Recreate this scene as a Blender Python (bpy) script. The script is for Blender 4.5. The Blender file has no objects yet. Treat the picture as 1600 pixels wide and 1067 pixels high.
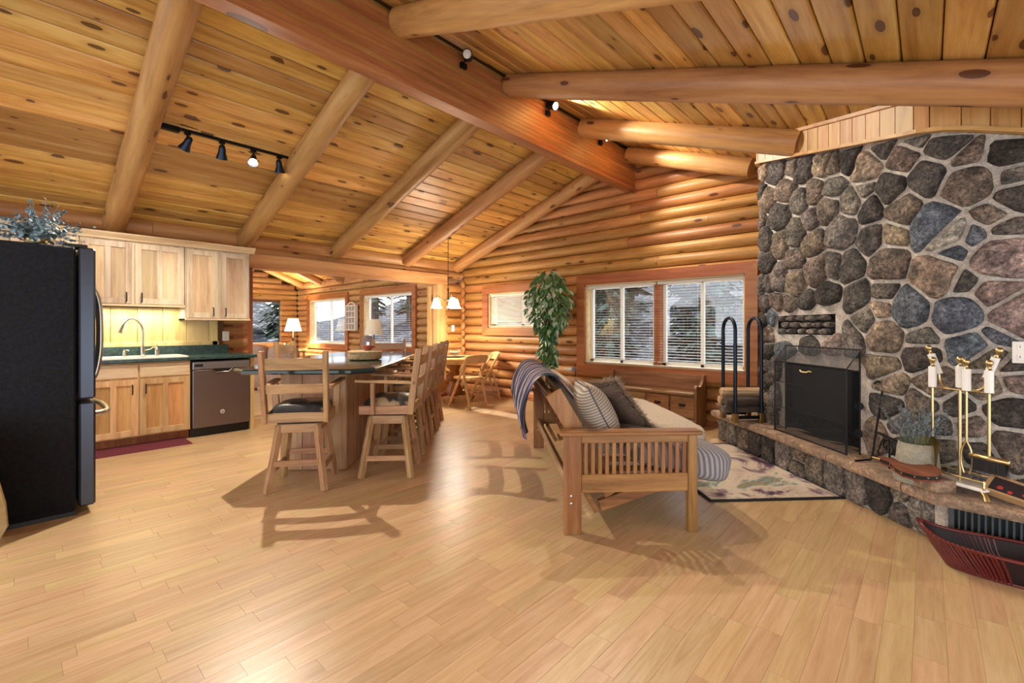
import bpy, bmesh, math, random
from math import sin, cos, pi, radians, sqrt, atan2
from mathutils import Vector, Matrix, noise
random.seed(11)
SC = bpy.context.scene
COL = SC.collection
# ---------------------------------------------------------------- camera
YAW = radians(42.4); FPX = 711.0; CAMH = 1.255; HOR = 511.0
cam = bpy.data.cameras.new('camera'); cam_o = bpy.data.objects.new('camera', cam); COL.objects.link(cam_o)
cam.sensor_width = 36.0; cam.lens = 36.0 * FPX / 1600.0
cam.shift_y = -(533.5 - HOR) / 1600.0
cam.clip_start = 0.02; cam.clip_end = 300
cam_o.location = (0, 0, CAMH); cam_o.rotation_euler = (pi / 2, 0, YAW)
SC.camera = cam_o
# ---------------------------------------------------------------- world, sun, exposure
W = bpy.data.worlds.new('world'); SC.world = W; W.use_nodes = True
wn = W.node_tree.nodes; wl = W.node_tree.links; wn.clear()
w_out = wn.new('ShaderNodeOutputWorld'); w_bg = wn.new('ShaderNodeBackground')
w_bg.inputs['Color'].default_value = (0.93, 0.96, 1.0, 1); w_bg.inputs['Strength'].default_value = 1.6
wl.new(w_bg.outputs[0], w_out.inputs[0])
SC.view_settings.view_transform = 'Standard'; SC.view_settings.look = 'None'
SC.view_settings.gamma = 1.0; SC.view_settings.use_curve_mapping = False
SC.view_settings.exposure = 0.97
sun = bpy.data.lights.new('sun', 'SUN'); sun.energy = 3.5; sun.angle = radians(1.5); sun.color = (1, 0.95, 0.86)
sun_o = bpy.data.objects.new('sun', sun); COL.objects.link(sun_o)
sun_o.rotation_euler = Vector((0.25, -0.62, -0.75)).to_track_quat('-Z', 'Y').to_euler()
def lamp(kind, name, loc, energy, color=(1, 0.93, 0.84), size=0.03, aim=None, angle=None, blend=0.5, parent=None):
    l = bpy.data.lights.new(name, kind); l.energy = energy; l.color = color
    if kind == 'AREA': l.shape = 'RECTANGLE'; l.size, l.size_y = size
    else: l.shadow_soft_size = size
    if kind == 'SPOT': l.spot_size = radians(angle); l.spot_blend = blend
    o = bpy.data.objects.new(name, l); COL.objects.link(o); o.location = loc
    if aim is not None: o.rotation_euler = (Vector(aim) - Vector(loc)).to_track_quat('-Z', 'Y').to_euler()
    return o
# ---------------------------------------------------------------- pixel helper (directions only; distances come from what is touched)
def ray(x, y):
    a = (x - 800) / FPX; b = (HOR - y) / FPX
    return Vector((cos(YAW) * a - sin(YAW), sin(YAW) * a + cos(YAW), b))
def proj(p):
    xc = cos(YAW) * p[0] + sin(YAW) * p[1]; zc = -sin(YAW) * p[0] + cos(YAW) * p[1]
    if zc < 0.05: return None
    return (800 + FPX * xc / zc, HOR - FPX * (p[2] - CAMH) / zc, zc)
S2 = sqrt(0.5)
def D(u, v, z=0.0): return Vector(((v - u) * S2, (u + v) * S2, z))      # diagonal frame: u = along the hearth, v = towards it
R45 = pi / 4
# ---------------------------------------------------------------- mesh builder
class MB:
    def __init__(s): s.v = []; s.f = []
    def add(s, vs, fs, M=None):
        o = len(s.v)
        s.v += [tuple(M @ Vector(p)) if M else tuple(p) for p in vs]
        s.f += [tuple(i + o for i in f) for f in fs]; return s
    def box(s, c, d, b=0.0, M=None):
        hx, hy, hz = d[0] / 2, d[1] / 2, d[2] / 2
        if b <= 0:
            vs = [(c[0] + x * hx, c[1] + y * hy, c[2] + z * hz) for z in (-1, 1) for y in (-1, 1) for x in (-1, 1)]
            return s.add(vs, [(0, 2, 3, 1), (4, 5, 7, 6), (0, 1, 5, 4), (2, 6, 7, 3), (0, 4, 6, 2), (1, 3, 7, 5)], M)
        b = min(b, hx * .9, hy * .9, hz * .9); H = (hx, hy, hz); vs = []; ix = {}
        for sg in [(x, y, z) for x in (-1, 1) for y in (-1, 1) for z in (-1, 1)]:
            for k in range(3):
                ix[(sg, k)] = len(vs)
                vs.append(tuple(c[i] + sg[i] * (H[i] if i == k else H[i] - b) for i in range(3)))
        fs = []
        for k in range(3):
            i, j = (k + 1) % 3, (k + 2) % 3
            for sk in (-1, 1):
                q = []
                for (a, e) in ((-1, -1), (1, -1), (1, 1), (-1, 1)):
                    sg = [0, 0, 0]; sg[k] = sk; sg[i] = a; sg[j] = e; q.append(ix[(tuple(sg), k)])
                fs.append(tuple(q) if sk > 0 else tuple(reversed(q)))
            for si in (-1, 1):
                for sj in (-1, 1):
                    lo = [0, 0, 0]; lo[i] = si; lo[j] = sj; lo[k] = -1; hi = list(lo); hi[k] = 1
                    fs.append((ix[(tuple(lo), i)], ix[(tuple(hi), i)], ix[(tuple(hi), j)], ix[(tuple(lo), j)]))
        for sg in [(x, y, z) for x in (-1, 1) for y in (-1, 1) for z in (-1, 1)]:
            fs.append(tuple(ix[(sg, k)] for k in range(3)))
        return s.add(vs, fs, M)
    def bar(s, p0, p1, w, h, b=0.0, up=(0, 0, 1)):
        p0, p1 = Vector(p0), Vector(p1); x = (p1 - p0); L = x.length; x.normalize()
        y = Vector(up).cross(x)
        if y.length < 1e-4: y = Vector((0, 1, 0)).cross(x)
        y.normalize(); z = x.cross(y); m = (p0 + p1) / 2
        M = Matrix(((x.x, y.x, z.x, m.x), (x.y, y.y, z.y, m.y), (x.z, y.z, z.z, m.z), (0, 0, 0, 1)))
        return s.box((0, 0, 0), (L, w, h), b, M)
    def tube(s, pts, r, n=8, closed=False, caps=True):
        pts = [Vector(p) for p in pts]; N = len(pts); rs = r if isinstance(r, (list, tuple)) else [r] * N
        prev = None; rings = []; vs = []; fs = []
        for i, p in enumerate(pts):
            if closed: t = pts[(i + 1) % N] - pts[i - 1]
            else: t = pts[min(i + 1, N - 1)] - pts[max(i - 1, 0)]
            t.normalize()
            if prev is None:
                a = Vector((0, 0, 1)) if abs(t.z) < .9 else Vector((1, 0, 0)); nrm = t.cross(a).normalized()
            else:
                nrm = prev - t * prev.dot(t); nrm.normalize()
            prev = nrm; bn = t.cross(nrm)
            for k in range(n):
                an = 2 * pi * k / n; vs.append(p + (nrm * cos(an) + bn * sin(an)) * rs[i])
        for i in range(N if closed else N - 1):
            j = (i + 1) % N
            for k in range(n):
                k2 = (k + 1) % n; fs.append((i * n + k, i * n + k2, j * n + k2, j * n + k))
        if caps and not closed:
            fs.append(tuple(range(n - 1, -1, -1))); fs.append(tuple((N - 1) * n + k for k in range(n)))
        return s.add(vs, fs)
    def cyl(s, p0, p1, r0, r1=None, n=12): return s.tube([p0, p1], [r0, r0 if r1 is None else r1], n)
    def lathe(s, prof, n=20, c=(0, 0, 0), M=None):
        vs = []; fs = []
        for (r, z) in prof:
            for k in range(n):
                a = 2 * pi * k / n; vs.append((c[0] + r * cos(a), c[1] + r * sin(a), c[2] + z))
        for i in range(len(prof) - 1):
            for k in range(n):
                k2 = (k + 1) % n; fs.append((i * n + k, i * n + k2, (i + 1) * n + k2, (i + 1) * n + k))
        if prof[0][0] > 1e-4: fs.append(tuple(range(n - 1, -1, -1)))
        if prof[-1][0] > 1e-4: fs.append(tuple((len(prof) - 1) * n + k for k in range(n)))
        return s.add(vs, fs, M)
    def prism(s, poly, h0, h1, axis='z', M=None):
        n = len(poly)
        def P(a, b, h): return (a, b, h) if axis == 'z' else ((h, a, b) if axis == 'x' else (a, h, b))
        vs = [P(a, b, h0) for a, b in poly] + [P(a, b, h1) for a, b in poly]
        fs = [tuple(range(n - 1, -1, -1)), tuple(range(n, 2 * n))] + [(i, (i + 1) % n, n + (i + 1) % n, n + i) for i in range(n)]
        return s.add(vs, fs, M)
    def grid(s, fn, nu, nv, M=None):
        vs = [fn(i / nu, j / nv) for j in range(nv + 1) for i in range(nu + 1)]
        fs = [(j * (nu + 1) + i, j * (nu + 1) + i + 1, (j + 1) * (nu + 1) + i + 1, (j + 1) * (nu + 1) + i) for j in range(nv) for i in range(nu)]
        return s.add(vs, fs, M)
    def ball(s, c, r, n=12, m=8):
        rr = r if isinstance(r, (tuple, list)) else (r, r, r)
        prof = [(max(1e-5, sin(pi * i / m)), -cos(pi * i / m)) for i in range(m + 1)]
        M = Matrix.Translation(c) @ Matrix.Diagonal((rr[0], rr[1], rr[2], 1))
        return s.lathe(prof, n, (0, 0, 0), M)
    def mesh(s, name, mat, ang=None, recalc=True):
        me = bpy.data.meshes.new(name); me.from_pydata([tuple(p) for p in s.v], [], s.f)
        if recalc:
            bm = bmesh.new(); bm.from_mesh(me); bmesh.ops.recalc_face_normals(bm, faces=bm.faces); bm.to_mesh(me); bm.free()
        if mat: me.materials.append(mat)
        if ang is not None:
            for p in me.polygons: p.use_smooth = True
            if ang < 180: me.set_sharp_from_angle(angle=radians(ang))
        return me
    def build(s, name, mat, parent=None, ang=None, loc=(0, 0, 0), rot=(0, 0, 0), recalc=True):
        return link(s.mesh(name, mat, ang, recalc), name, parent, loc, rot)
def link(me, name, parent=None, loc=(0, 0, 0), rot=(0, 0, 0)):
    o = bpy.data.objects.new(name, me); COL.objects.link(o); o.location = loc; o.rotation_euler = rot
    if parent: o.parent = parent
    return o
def tag(o, label=None, cat=None, group=None, kind=None):
    if label: o['label'] = label
    if cat: o['category'] = cat
    if group: o['group'] = group
    if kind: o['kind'] = kind
    return o
def thing(name, label, cat, loc=(0, 0, 0), rz=0.0, group=None):
    o = bpy.data.objects.new(name, None); COL.objects.link(o); o.location = loc; o.rotation_euler = (0, 0, rz)
    o.empty_display_size = 0.1
    return tag(o, label, cat, group)
def copy_tree(o, parent=None):
    c = o.copy(); COL.objects.link(c)
    if parent: c.parent = parent
    for ch in list(o.children): copy_tree(ch, c)
    return c
def struct(o): o['kind'] = 'structure'; return o
def catmull(pts, n=6, closed=False):
    P = [Vector(p) for p in pts]; N = len(P); out = []
    for i in range(N if closed else N - 1):
        p0 = P[(i - 1) % N] if closed or i > 0 else P[0]; p1 = P[i]; p2 = P[(i + 1) % N]
        p3 = P[(i + 2) % N] if closed or i + 2 < N else P[-1]
        for k in range(n):
            t = k / n; t2 = t * t; t3 = t2 * t
            out.append(0.5 * ((2 * p1) + (p2 - p0) * t + (2 * p0 - 5 * p1 + 4 * p2 - p3) * t2 + (3 * p1 - p0 - 3 * p2 + p3) * t3))
    if not closed: out.append(P[-1])
    return out
# ---------------------------------------------------------------- materials
def lin(c):
    if isinstance(c, str):
        c = c.lstrip('#'); c = [int(c[i:i + 2], 16) / 255 for i in (0, 2, 4)]
    return tuple(x / 12.92 if x <= 0.04045 else ((x + 0.055) / 1.055) ** 2.4 for x in c) + (1.0,)
class NT:
    def __init__(s, name):
        s.m = bpy.data.materials.new(name); s.m.use_nodes = True; s.t = s.m.node_tree
        s.b = s.t.nodes['Principled BSDF']; s.o = s.t.nodes['Material Output']
    def n(s, k, **kw):
        x = s.t.nodes.new('ShaderNode' + k)
        for a, b in kw.items():
            if a in x.inputs.keys(): x.inputs[a].default_value = b
            else: setattr(x, a, b)
        return x
    def l(s, a, b): s.t.links.new(a, b)
    def math(s, op, a, b=None):
        x = s.n('Math', operation=op)
        for i, q in enumerate((a, b)):
            if q is None: continue
            if isinstance(q, (int, float)): x.inputs[i].default_value = q
            else: s.l(q, x.inputs[i])
        return x.outputs[0]
    def ramp(s, fac, stops):
        r = s.n('ValToRGB'); e = r.color_ramp.elements
        while len(e) > 1: e.remove(e[-1])
        e[0].position, e[0].color = stops[0][0], stops[0][1]
        for p, c in stops[1:]:
            q = e.new(p); q.color = c
        s.l(fac, r.inputs[0]); return r.outputs[0]
    def mix(s, f, a, b, mode='MIX'):
        x = s.n('MixRGB', blend_type=mode)
        for i, q in enumerate((f, a, b)):
            if isinstance(q, (int, float)): x.inputs[i].default_value = q
            elif isinstance(q, tuple): x.inputs[i].default_value = q
            else: s.l(q, x.inputs[i])
        return x.outputs[0]
    def bump(s, h, strength=.3, dist=.01):
        x = s.n('Bump', Strength=strength, Distance=dist); s.l(h, x.inputs['Height']); s.l(x.outputs[0], s.b.inputs['Normal'])
    def coords(s, scale=(1, 1, 1), rnd=True):
        tc = s.n('TexCoord'); out = tc.outputs['Object']
        if rnd:
            oi = s.n('ObjectInfo'); at = s.n('Attribute', attribute_name='rnd')
            s.rnd = s.math('FRACT', s.math('ADD', oi.outputs['Random'], at.outputs['Fac']))
            off = s.n('VectorMath', operation='SCALE'); off.inputs[0].default_value = (37.0, 19.0, 23.0); s.l(s.rnd, off.inputs['Scale'])
            ad = s.n('VectorMath', operation='ADD'); s.l(out, ad.inputs[0]); s.l(off.outputs[0], ad.inputs[1]); out = ad.outputs[0]
        mp = s.n('Mapping'); mp.inputs['Scale'].default_value = scale; s.l(out, mp.inputs[0]); s.raw = out
        return mp.outputs[0]
def plain(name, col, rough=.5, metal=0.0, spec=None, emit=None, es=1.0, alpha=None):
    t = NT(name); t.b.inputs['Base Color'].default_value = lin(col); t.b.inputs['Roughness'].default_value = rough
    t.b.inputs['Metallic'].default_value = metal
    if emit: t.b.inputs['Emission Color'].default_value = lin(emit); t.b.inputs['Emission Strength'].default_value = es
    return t.m
def wood(name, dark, mid, light, axis='x', rough=.45, sc=1.0, knots=0.0, var=.25, bump=.15, ring=.6, kscale=1.0, coat=0.0, kd='3D', ksz=.16):
    t = NT(name); st = {'x': (1.2, 14, 14), 'y': (14, 1.2, 14), 'z': (14, 14, 1.2)}[axis]
    v = t.coords(tuple(k * sc for k in st))
    n1 = t.n('TexNoise', Scale=1.0, Detail=4.0, Roughness=.6, Distortion=ring); t.l(v, n1.inputs['Vector'])
    n2 = t.n('TexNoise', Scale=5.0, Detail=3.0, Roughness=.7); t.l(v, n2.inputs['Vector'])
    f = t.math('ADD', t.math('MULTIPLY', n1.outputs[0], .75), t.math('MULTIPLY', n2.outputs[0], .25))
    c = t.ramp(f, [(.32, lin(dark)), (.5, lin(mid)), (.68, lin(light))])
    if knots > 0:
        ks = {'x': (1.6, 4.5, 4.5), 'y': (4.5, 1.6, 4.5), 'z': (4.5, 4.5, 1.6)}[axis]
        mp = t.n('Mapping'); mp.inputs['Scale'].default_value = tuple(k * kscale for k in ks); t.l(t.raw, mp.inputs[0])
        vo = t.n('TexVoronoi', Scale=1.0, voronoi_dimensions=kd); t.l(mp.outputs[0], vo.inputs['Vector'])
        sep = t.n('SeparateColor'); t.l(vo.outputs['Color'], sep.inputs[0])
        size = t.math('MULTIPLY', t.math('MAXIMUM', t.math('SUBTRACT', sep.outputs[0], 1.0 - knots), 0.0), ksz / knots)
        k = t.math('LESS_THAN', vo.outputs['Distance'], size)
        halo = t.n('MapRange'); halo.inputs['From Min'].default_value = 0.0; halo.inputs['From Max'].default_value = .16
        t.l(t.math('SUBTRACT', vo.outputs['Distance'], size), halo.inputs['Value']); halo.inputs['To Min'].default_value = .45; halo.inputs['To Max'].default_value = 0
        c = t.mix(t.math('MULTIPLY', halo.outputs[0], t.math('GREATER_THAN', size, .01)), c, lin(dark))
        c = t.mix(t.math('MULTIPLY', k, .85), c, lin('#4a2410'))
    hv = t.n('HueSaturation'); hv.inputs['Saturation'].default_value = 1.0
    val = t.math('ADD', t.math('MULTIPLY', t.rnd, var), 1.0 - var / 2); t.l(val, hv.inputs['Value'])
    hu = t.math('ADD', t.math('MULTIPLY', t.math('FRACT', t.math('MULTIPLY', t.rnd, 7.3)), .022), .489); t.l(hu, hv.inputs['Hue'])
    t.l(c, hv.inputs['Color']); t.l(hv.outputs[0], t.b.inputs['Base Color'])
    t.b.inputs['Roughness'].default_value = rough
    if coat: t.b.inputs['Coat Weight'].default_value = coat; t.b.inputs['Coat Roughness'].default_value = .12
    if bump: t.bump(n2.outputs[0], bump, .004)
    return t.m
def fabric(name, c1, c2, scale=90, rough=.9, rib=None):
    t = NT(name); v = t.coords((1, 1, 1))
    n = t.n('TexNoise', Scale=scale, Detail=3.0); t.l(v, n.inputs['Vector'])
    h = n.outputs[0]
    if rib:
        w = t.n('TexWave', Scale=rib[0], Distortion=.6, bands_direction='DIAGONAL' if rib[1] == 'XY' else rib[1]); w.inputs['Detail'].default_value = 1.0
        mp = t.n('Mapping'); mp.inputs['Scale'].default_value = (1, 1, .1 if rib[1] == 'XY' else 1); t.l(v, mp.inputs[0]); t.l(mp.outputs[0], w.inputs['Vector'])
        h = t.math('ADD', t.math('MULTIPLY', w.outputs[0], .75), t.math('MULTIPLY', n.outputs[0], .25))
    t.l(t.ramp(h, [(.3, lin(c1)), (.7, lin(c2))]), t.b.inputs['Base Color'])
    t.b.inputs['Roughness'].default_value = rough; t.bump(h, .5, .01 if rib else .004); return t.m
def glassmat(name, tint=(1, 1, 1, 1), gloss=.12):
    t = NT(name); t.t.nodes.remove(t.b)
    a = t.n('BsdfTransparent'); a.inputs[0].default_value = tint
    g = t.n('BsdfGlossy', Roughness=.02); m = t.n('MixShader'); m.inputs[0].default_value = gloss
    t.l(a.outputs[0], m.inputs[1]); t.l(g.outputs[0], m.inputs[2]); t.l(m.outputs[0], t.o.inputs[0]); return t.m
def meshmat(name, col, cover):
    t = NT(name); t.b.inputs['Base Color'].default_value = lin(col); t.b.inputs['Roughness'].default_value = .6
    a = t.n('BsdfTransparent'); m = t.n('MixShader'); m.inputs[0].default_value = cover
    t.l(a.outputs[0], m.inputs[1]); t.l(t.b.outputs[0], m.inputs[2]); t.l(m.outputs[0], t.o.inputs[0]); return t.m
def stonemat(name, pits=1.0, scale=1.0, rough=.85, base=None, con=1.0):
    t = NT(name); v = t.coords((1, 1, 1))
    oi = t.n('ObjectInfo'); src = oi.outputs['Color'] if base is None else None
    n1 = t.n('TexNoise', Scale=9 * scale, Detail=6.0, Roughness=.7); t.l(v, n1.inputs['Vector'])
    n2 = t.n('TexNoise', Scale=45 * scale, Detail=4.0, Roughness=.75); t.l(v, n2.inputs['Vector'])
    vo = t.n('TexVoronoi', Scale=40 * scale); t.l(v, vo.inputs['Vector'])
    mul = t.ramp(n1.outputs[0], [(.34, (.35, .35, .36, 1)), (.5, (1.0, .98, .95, 1)), (.66, (1.9, 1.8, 1.68, 1))])
    c = t.mix(con, src if src is not None else lin(base), mul, 'MULTIPLY')
    sp = t.ramp(n2.outputs[0], [(.38, (.35, .35, .35, 1)), (.52, (1, 1, 1, 1)), (.66, (1.9, 1.85, 1.8, 1))]); c = t.mix(.85 * con if scale < 2 else .5 * con, c, sp, 'MULTIPLY')
    pit = t.ramp(vo.outputs['Distance'], [(.12, (0.18, .17, .16, 1)), (.3, (1, 1, 1, 1))])
    pm = t.math('MULTIPLY', t.math('GREATER_THAN', n1.outputs[0], .47), .75 * pits); c = t.mix(pm, c, pit, 'MULTIPLY')
    t.l(c, t.b.inputs['Base Color']); t.b.inputs['Roughness'].default_value = rough
    h = t.math('ADD', n1.outputs[0], t.math('ADD', t.math('MULTIPLY', n2.outputs[0], .6), t.math('MULTIPLY', vo.outputs['Distance'], .35 * pits)))
    t.bump(h, 1.0, .05 if pits else .02); return t.m
M = {}
M['ceil'] = wood('ceiling_pine', '#a87634', '#cd9f55', '#e2bf78', 'x', .38, .8, knots=.6, var=.6, kscale=1.5, kd='2D', ksz=.17)
M['log'] = wood('log_pine', '#96673a', '#b98b55', '#cea46c', 'x', .45, .6, knots=.5, var=.25, kscale=2.4, ksz=.26)
M['logdark'] = wood('log_wall_pine', '#8c5a2c', '#b47e45', '#ca9a5e', 'x', .45, .6, knots=.5, var=.35, kscale=2.4, ksz=.26)
M['beam'] = wood('beam_fir', '#85522f', '#a36d3e', '#b98650', 'x', .42, .7, knots=.35, var=.1, ksz=.25)
M['trim'] = wood('red_trim', '#834a24', '#a16235', '#b37546', 'x', .42, .8, var=.15)
M['header'] = wood('header_pine', '#ad7a45', '#c99b62', '#d9b07a', 'x', .45, .7, knots=.5, var=.2, ksz=.3)
M['panel'] = wood('panel_pine', '#a8783f', '#c99d62', '#dab47c', 'z', .45, .8, knots=.2, var=.2)
M['floor'] = wood('laminate', '#b6946a', '#c6a67a', '#d2b68e', 'x', .34, 1.1, var=.15, bump=.0, ring=1.8)
M['gap'] = plain('joint_backing', '#6b4a2c', .8)  # dark brown backing that shows in the gaps between boards and logs
M['cabx'] = wood('hickory_cross', '#bd9c72', '#dcc19a', '#e8d4b4', 'y', .5, .9, var=.15)
M['cab'] = wood('hickory_upper', '#b39a7e', '#d8c3a5', '#e6d6bd', 'z', .5, .9, var=.25)
M['cabl'] = wood('hickory_lower', '#c09258', '#dcb47c', '#e8c998', 'z', .48, .9, var=.25)
M['stool'] = wood('stool_oak', '#7e5a3a', '#a98057', '#c09a70', 'z', .42, 1.2, var=.12)
M['stoolx'] = wood('stool_oak_cross', '#7e5a3a', '#a98057', '#c09a70', 'x', .42, 1.2, var=.12)
M['stooly'] = wood('stool_oak_long', '#7e5a3a', '#a98057', '#c09a70', 'y', .42, 1.2, var=.12)
M['fold'] = wood('folding_beech', '#b98c58', '#d4ab74', '#e2c08c', 'z', .45, 1.2, var=.1)
M['futx'] = wood('futon_oak_cross', '#6a4322', '#8f6134', '#a97b48', 'x', .36, 1.2, var=.1)
M['futy'] = wood('futon_oak_long', '#6a4322', '#8f6134', '#a97b48', 'y', .36, 1.2, var=.1)
M['futz'] = wood('futon_oak', '#6a4322', '#8f6134', '#a97b48', 'z', .36, 1.2, var=.1)
M['bench'] = wood('bench_oak', '#6b4a2d', '#90673f', '#a98055', 'x', .5, 1.1, var=.15)
M['benchz'] = wood('bench_oak_up', '#6b4a2d', '#90673f', '#a98055', 'z', .5, 1.1, var=.15)
M['island'] = wood('island_oak', '#93684a', '#b68a68', '#caa283', 'z', .45, .9, var=.2)
M['table'] = wood('table_oak', '#b1803f', '#d2a561', '#e3be80', 'x', .4, 1.0, var=.1)
M['pedestal'] = wood('pedestal_oak', '#6e3513', '#96531f', '#ab682e', 'z', .4, 1.0, var=.1)
M['palepine'] = wood('pale_pine', '#d0b070', '#e8d093', '#f0dda6', 'z', .5, .8, knots=.2, var=.15)
M['black'] = plain('black_metal', '#15171b', .4, .6)
M['blackplastic'] = plain('black_plastic', '#0d0d0f', .45)
M['iron'] = plain('wrought_iron', '#17181a', .55, .5)
M['steelblue'] = plain('navy_steel', '#27313f', .35, .8)
M['brass'] = plain('brass', '#cdb987', .3, 1.0)
M['oldbrass'] = plain('aged_brass', '#a58c58', .4, 1.0)
M['chrome'] = plain('brushed_nickel', '#b7b3aa', .28, 1.0)
M['white'] = plain('white_ceramic', '#eeece6', .25)
M['vinyl'] = plain('white_vinyl', '#e6e0d2', .4)
M['plate'] = plain('wall_plate', '#e9e6df', .4)
M['almond'] = wood('almond_frame', '#c9a66e', '#dcbf8a', '#e6cda0', 'x', .5, .8, var=.05)
M['pane'] = glassmat('window_glass', (.92, .95, 1, 1), .10)
M['glassware'] = glassmat('clear_glass', (.96, .95, .88, 1), .35)
M['glow'] = plain('lit_lens', '#fff4e0', .4, emit='#fff0d8', es=14)
M['stone'] = stonemat('lava_stone')
M['smoothstone'] = stonemat('smooth_stone', pits=.25, scale=.8)
M['sand'] = stonemat('sandstone', pits=.1, scale=.9, base='#ab9078', con=.5)
M['mortar'] = stonemat('mortar', pits=.0, scale=1.6, base='#d2cac0', con=.35)
M['leaf'] = plain('ficus_leaf', '#4c7a44', .34)
M['pale_leaf'] = plain('ficus_pale_leaf', '#a3bd9c', .3)
M['bark'] = wood('bark', '#2f2318', '#4c3a29', '#6b543d', 'z', .8, 1.0, var=.2, bump=.6)
# ================================================================ STRUCTURE
XK = -6.72      # inner face of the kitchen wall
YE = 5.95       # inner face of the end wall
XR = -3.14; ZR = 3.78; SL = 0.353     # ridge and roof slope
XS = -14.5      # far wall of the sitting room
def zc(x): return ZR - SL * abs(x - XR)
# ---- floor
fb = MB().box((-6.0, 1.2, -.06), (17.4, 10.0, .08))
floor = struct(fb.build('floor', plain('floor_joint', '#9a7447', .6)))
BW = .098; rng = random.Random(3); boards = []
x = -7.0
while x < 2.6:
    y = -2.6 - rng.random() * .5
    while y < YE + .1:
        L = rng.choice((.32, .42, .5, .6, .72)); boards.append((x + BW / 2, y + L / 2, L)); y += L
    x += BW
x = -14.6
while x < -7.0 - .01:
    y = -2.6
    while y < YE + .1:
        L = rng.choice((.9, 1.2, 1.5)); boards.append((x + BW / 2, y + L / 2, L)); y += L
    x += BW
def seen(p):
    q = proj(p); return q and -60 < q[0] < 1660 and 480 < q[1] < 1110
vis = sorted([b for b in boards if seen((b[0], b[1], 0))], key=lambda b: proj((b[0], b[1], 0))[2])
near = set(vis[:300])
fmesh = {}
for b in vis[:300]:
    L = b[2]
    if L not in fmesh: fmesh[L] = MB().box((0, 0, -.008), (L - .0007, BW - .0006, .016), .0005).mesh('floor_board', M['floor'])
    link(fmesh[L], 'floor_board', floor, (b[0], b[1], 0), (0, 0, pi / 2))
rest = [b for b in boards if b not in near and b[1] > -2.7]
me_v = []; me_f = []; rnd = []
for (bx, by, L) in rest:
    o = len(me_v); r = rng.random(); hw = BW / 2 - .0003; hl = L / 2 - .0004
    me_v += [(by - hl, -(bx - hw), 0), (by + hl, -(bx - hw), 0), (by + hl, -(bx + hw), 0), (by - hl, -(bx + hw), 0)]
    me_f.append((o, o + 1, o + 2, o + 3)); rnd += [r] * 4
me = bpy.data.meshes.new('floor_boards'); me.from_pydata(me_v, [], me_f); me.materials.append(M['floor'])
at = me.attributes.new('rnd', 'FLOAT', 'POINT'); at.data.foreach_set('value', rnd)
bm = bmesh.new(); bm.from_mesh(me); bmesh.ops.recalc_face_normals(bm, faces=bm.faces)
for f_ in bm.faces:
    if f_.normal.z < 0: f_.normal_flip()
bm.to_mesh(me); bm.free()
tag(link(me, 'floor_boards', floor, (0, 0, 0), (0, 0, pi / 2)), kind='stuff')
# ---- ceiling of the great room: slab above, boards, rafters, ridge beam
Y0C = -2.6; LC = YE + .35 - Y0C; YM = (YE + .35 + Y0C) / 2
XL = XK - .35; XRT = 2.7
cs = MB()
for (xa, xb) in ((XL, XR), (XR, XRT)):
    za, zb = zc(xa) + .03, zc(xb) + .03
    cs.add([(xa, Y0C, za), (xb, Y0C, zb), (xb, YE + .35, zb), (xa, YE + .35, za), (xa, Y0C, za + .1), (xb, Y0C, zb + .1), (xb, YE + .35, zb + .1), (xa, YE + .35, za + .1)],
           [(0, 1, 2, 3), (4, 7, 6, 5), (0, 4, 5, 1), (1, 5, 6, 2), (2, 6, 7, 3), (3, 7, 4, 0)])
ceiling = struct(cs.build('ceiling', M['gap']))
CB = .168; th = math.atan(SL)
cbm = MB().box((0, 0, 0), (LC, CB - .006, .03), .010).mesh('ceiling_board', M['ceil'])
for side in (-1, 1):
    s = .03; smax = ((XR - XL) if side < 0 else (XRT - XR)) / cos(th)
    while s + CB < smax:
        c = s + CB / 2; bx = XR + side * c * cos(th); bz = ZR - c * sin(th) + .015
        e = Matrix.Rotation(side * th, 4, 'Y') @ Matrix.Rotation(pi / 2, 4, 'Z')
        link(cbm, 'ceiling_board', ceiling, (bx, YM, bz), e.to_euler()); s += CB
def rough_log(p0, p1, r, seed, n=14, m=14, taper=0.0, flat=0.0):
    """a peeled log along local x with slight waviness"""
    L = (Vector(p1) - Vector(p0)).length; rg = random.Random(seed); ph = [rg.random() * 6.28 for _ in range(4)]
    vs = []; fs = []
    for i in range(m + 1):
        t = i / m; xx = (t - .5) * L
        for k in range(n):
            a = 2 * pi * k / n; q = r * (1 - taper * t) * (1 + .02 * sin(3 * a + ph[0] + t * 4) + .018 * sin(t * 9 + ph[1]) + .012 * sin(t * 23 + 2 * a + ph[2]))
            vs.append((xx, q * cos(a), q * sin(a)))
    for i in range(m):
        for k in range(n):
            k2 = (k + 1) % n; fs.append((i * n + k, i * n + k2, (i + 1) * n + k2, (i + 1) * n + k))
    fs += [tuple(range(n)), tuple(m * n + k for k in range(n))]
    return MB().add(vs, fs)
def place_x(me, name, parent, p0, p1):
    p0, p1 = Vector(p0), Vector(p1); d = (p1 - p0)
    return link(me, name, parent, (p0 + p1) / 2, d.to_track_quat('X', 'Z').to_euler())
RY = [-1.8, -.53, .765, 2.08, 3.35, 4.64, 5.78]
for i, y in enumerate(RY):
    p0, p1 = (XK - .02, y, zc(XK) - .105), (XR - .06, y, zc(XR - .06) - .105)
    place_x(rough_log(p0, p1, .112, i).mesh('rafter', M['log'], 60), 'rafter', ceiling, p0, p1)
    xe = {6: -1.5, 5: -.82}.get(i, 2.5)
    p0, p1 = (XR + .09, y - .03, zc(XR + .09) - .105), (xe, y - .03, zc(xe) - .105)
    place_x(rough_log(p0, p1, .112, i + 20).mesh('rafter', M['log'], 60), 'rafter', ceiling, p0, p1)
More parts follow.
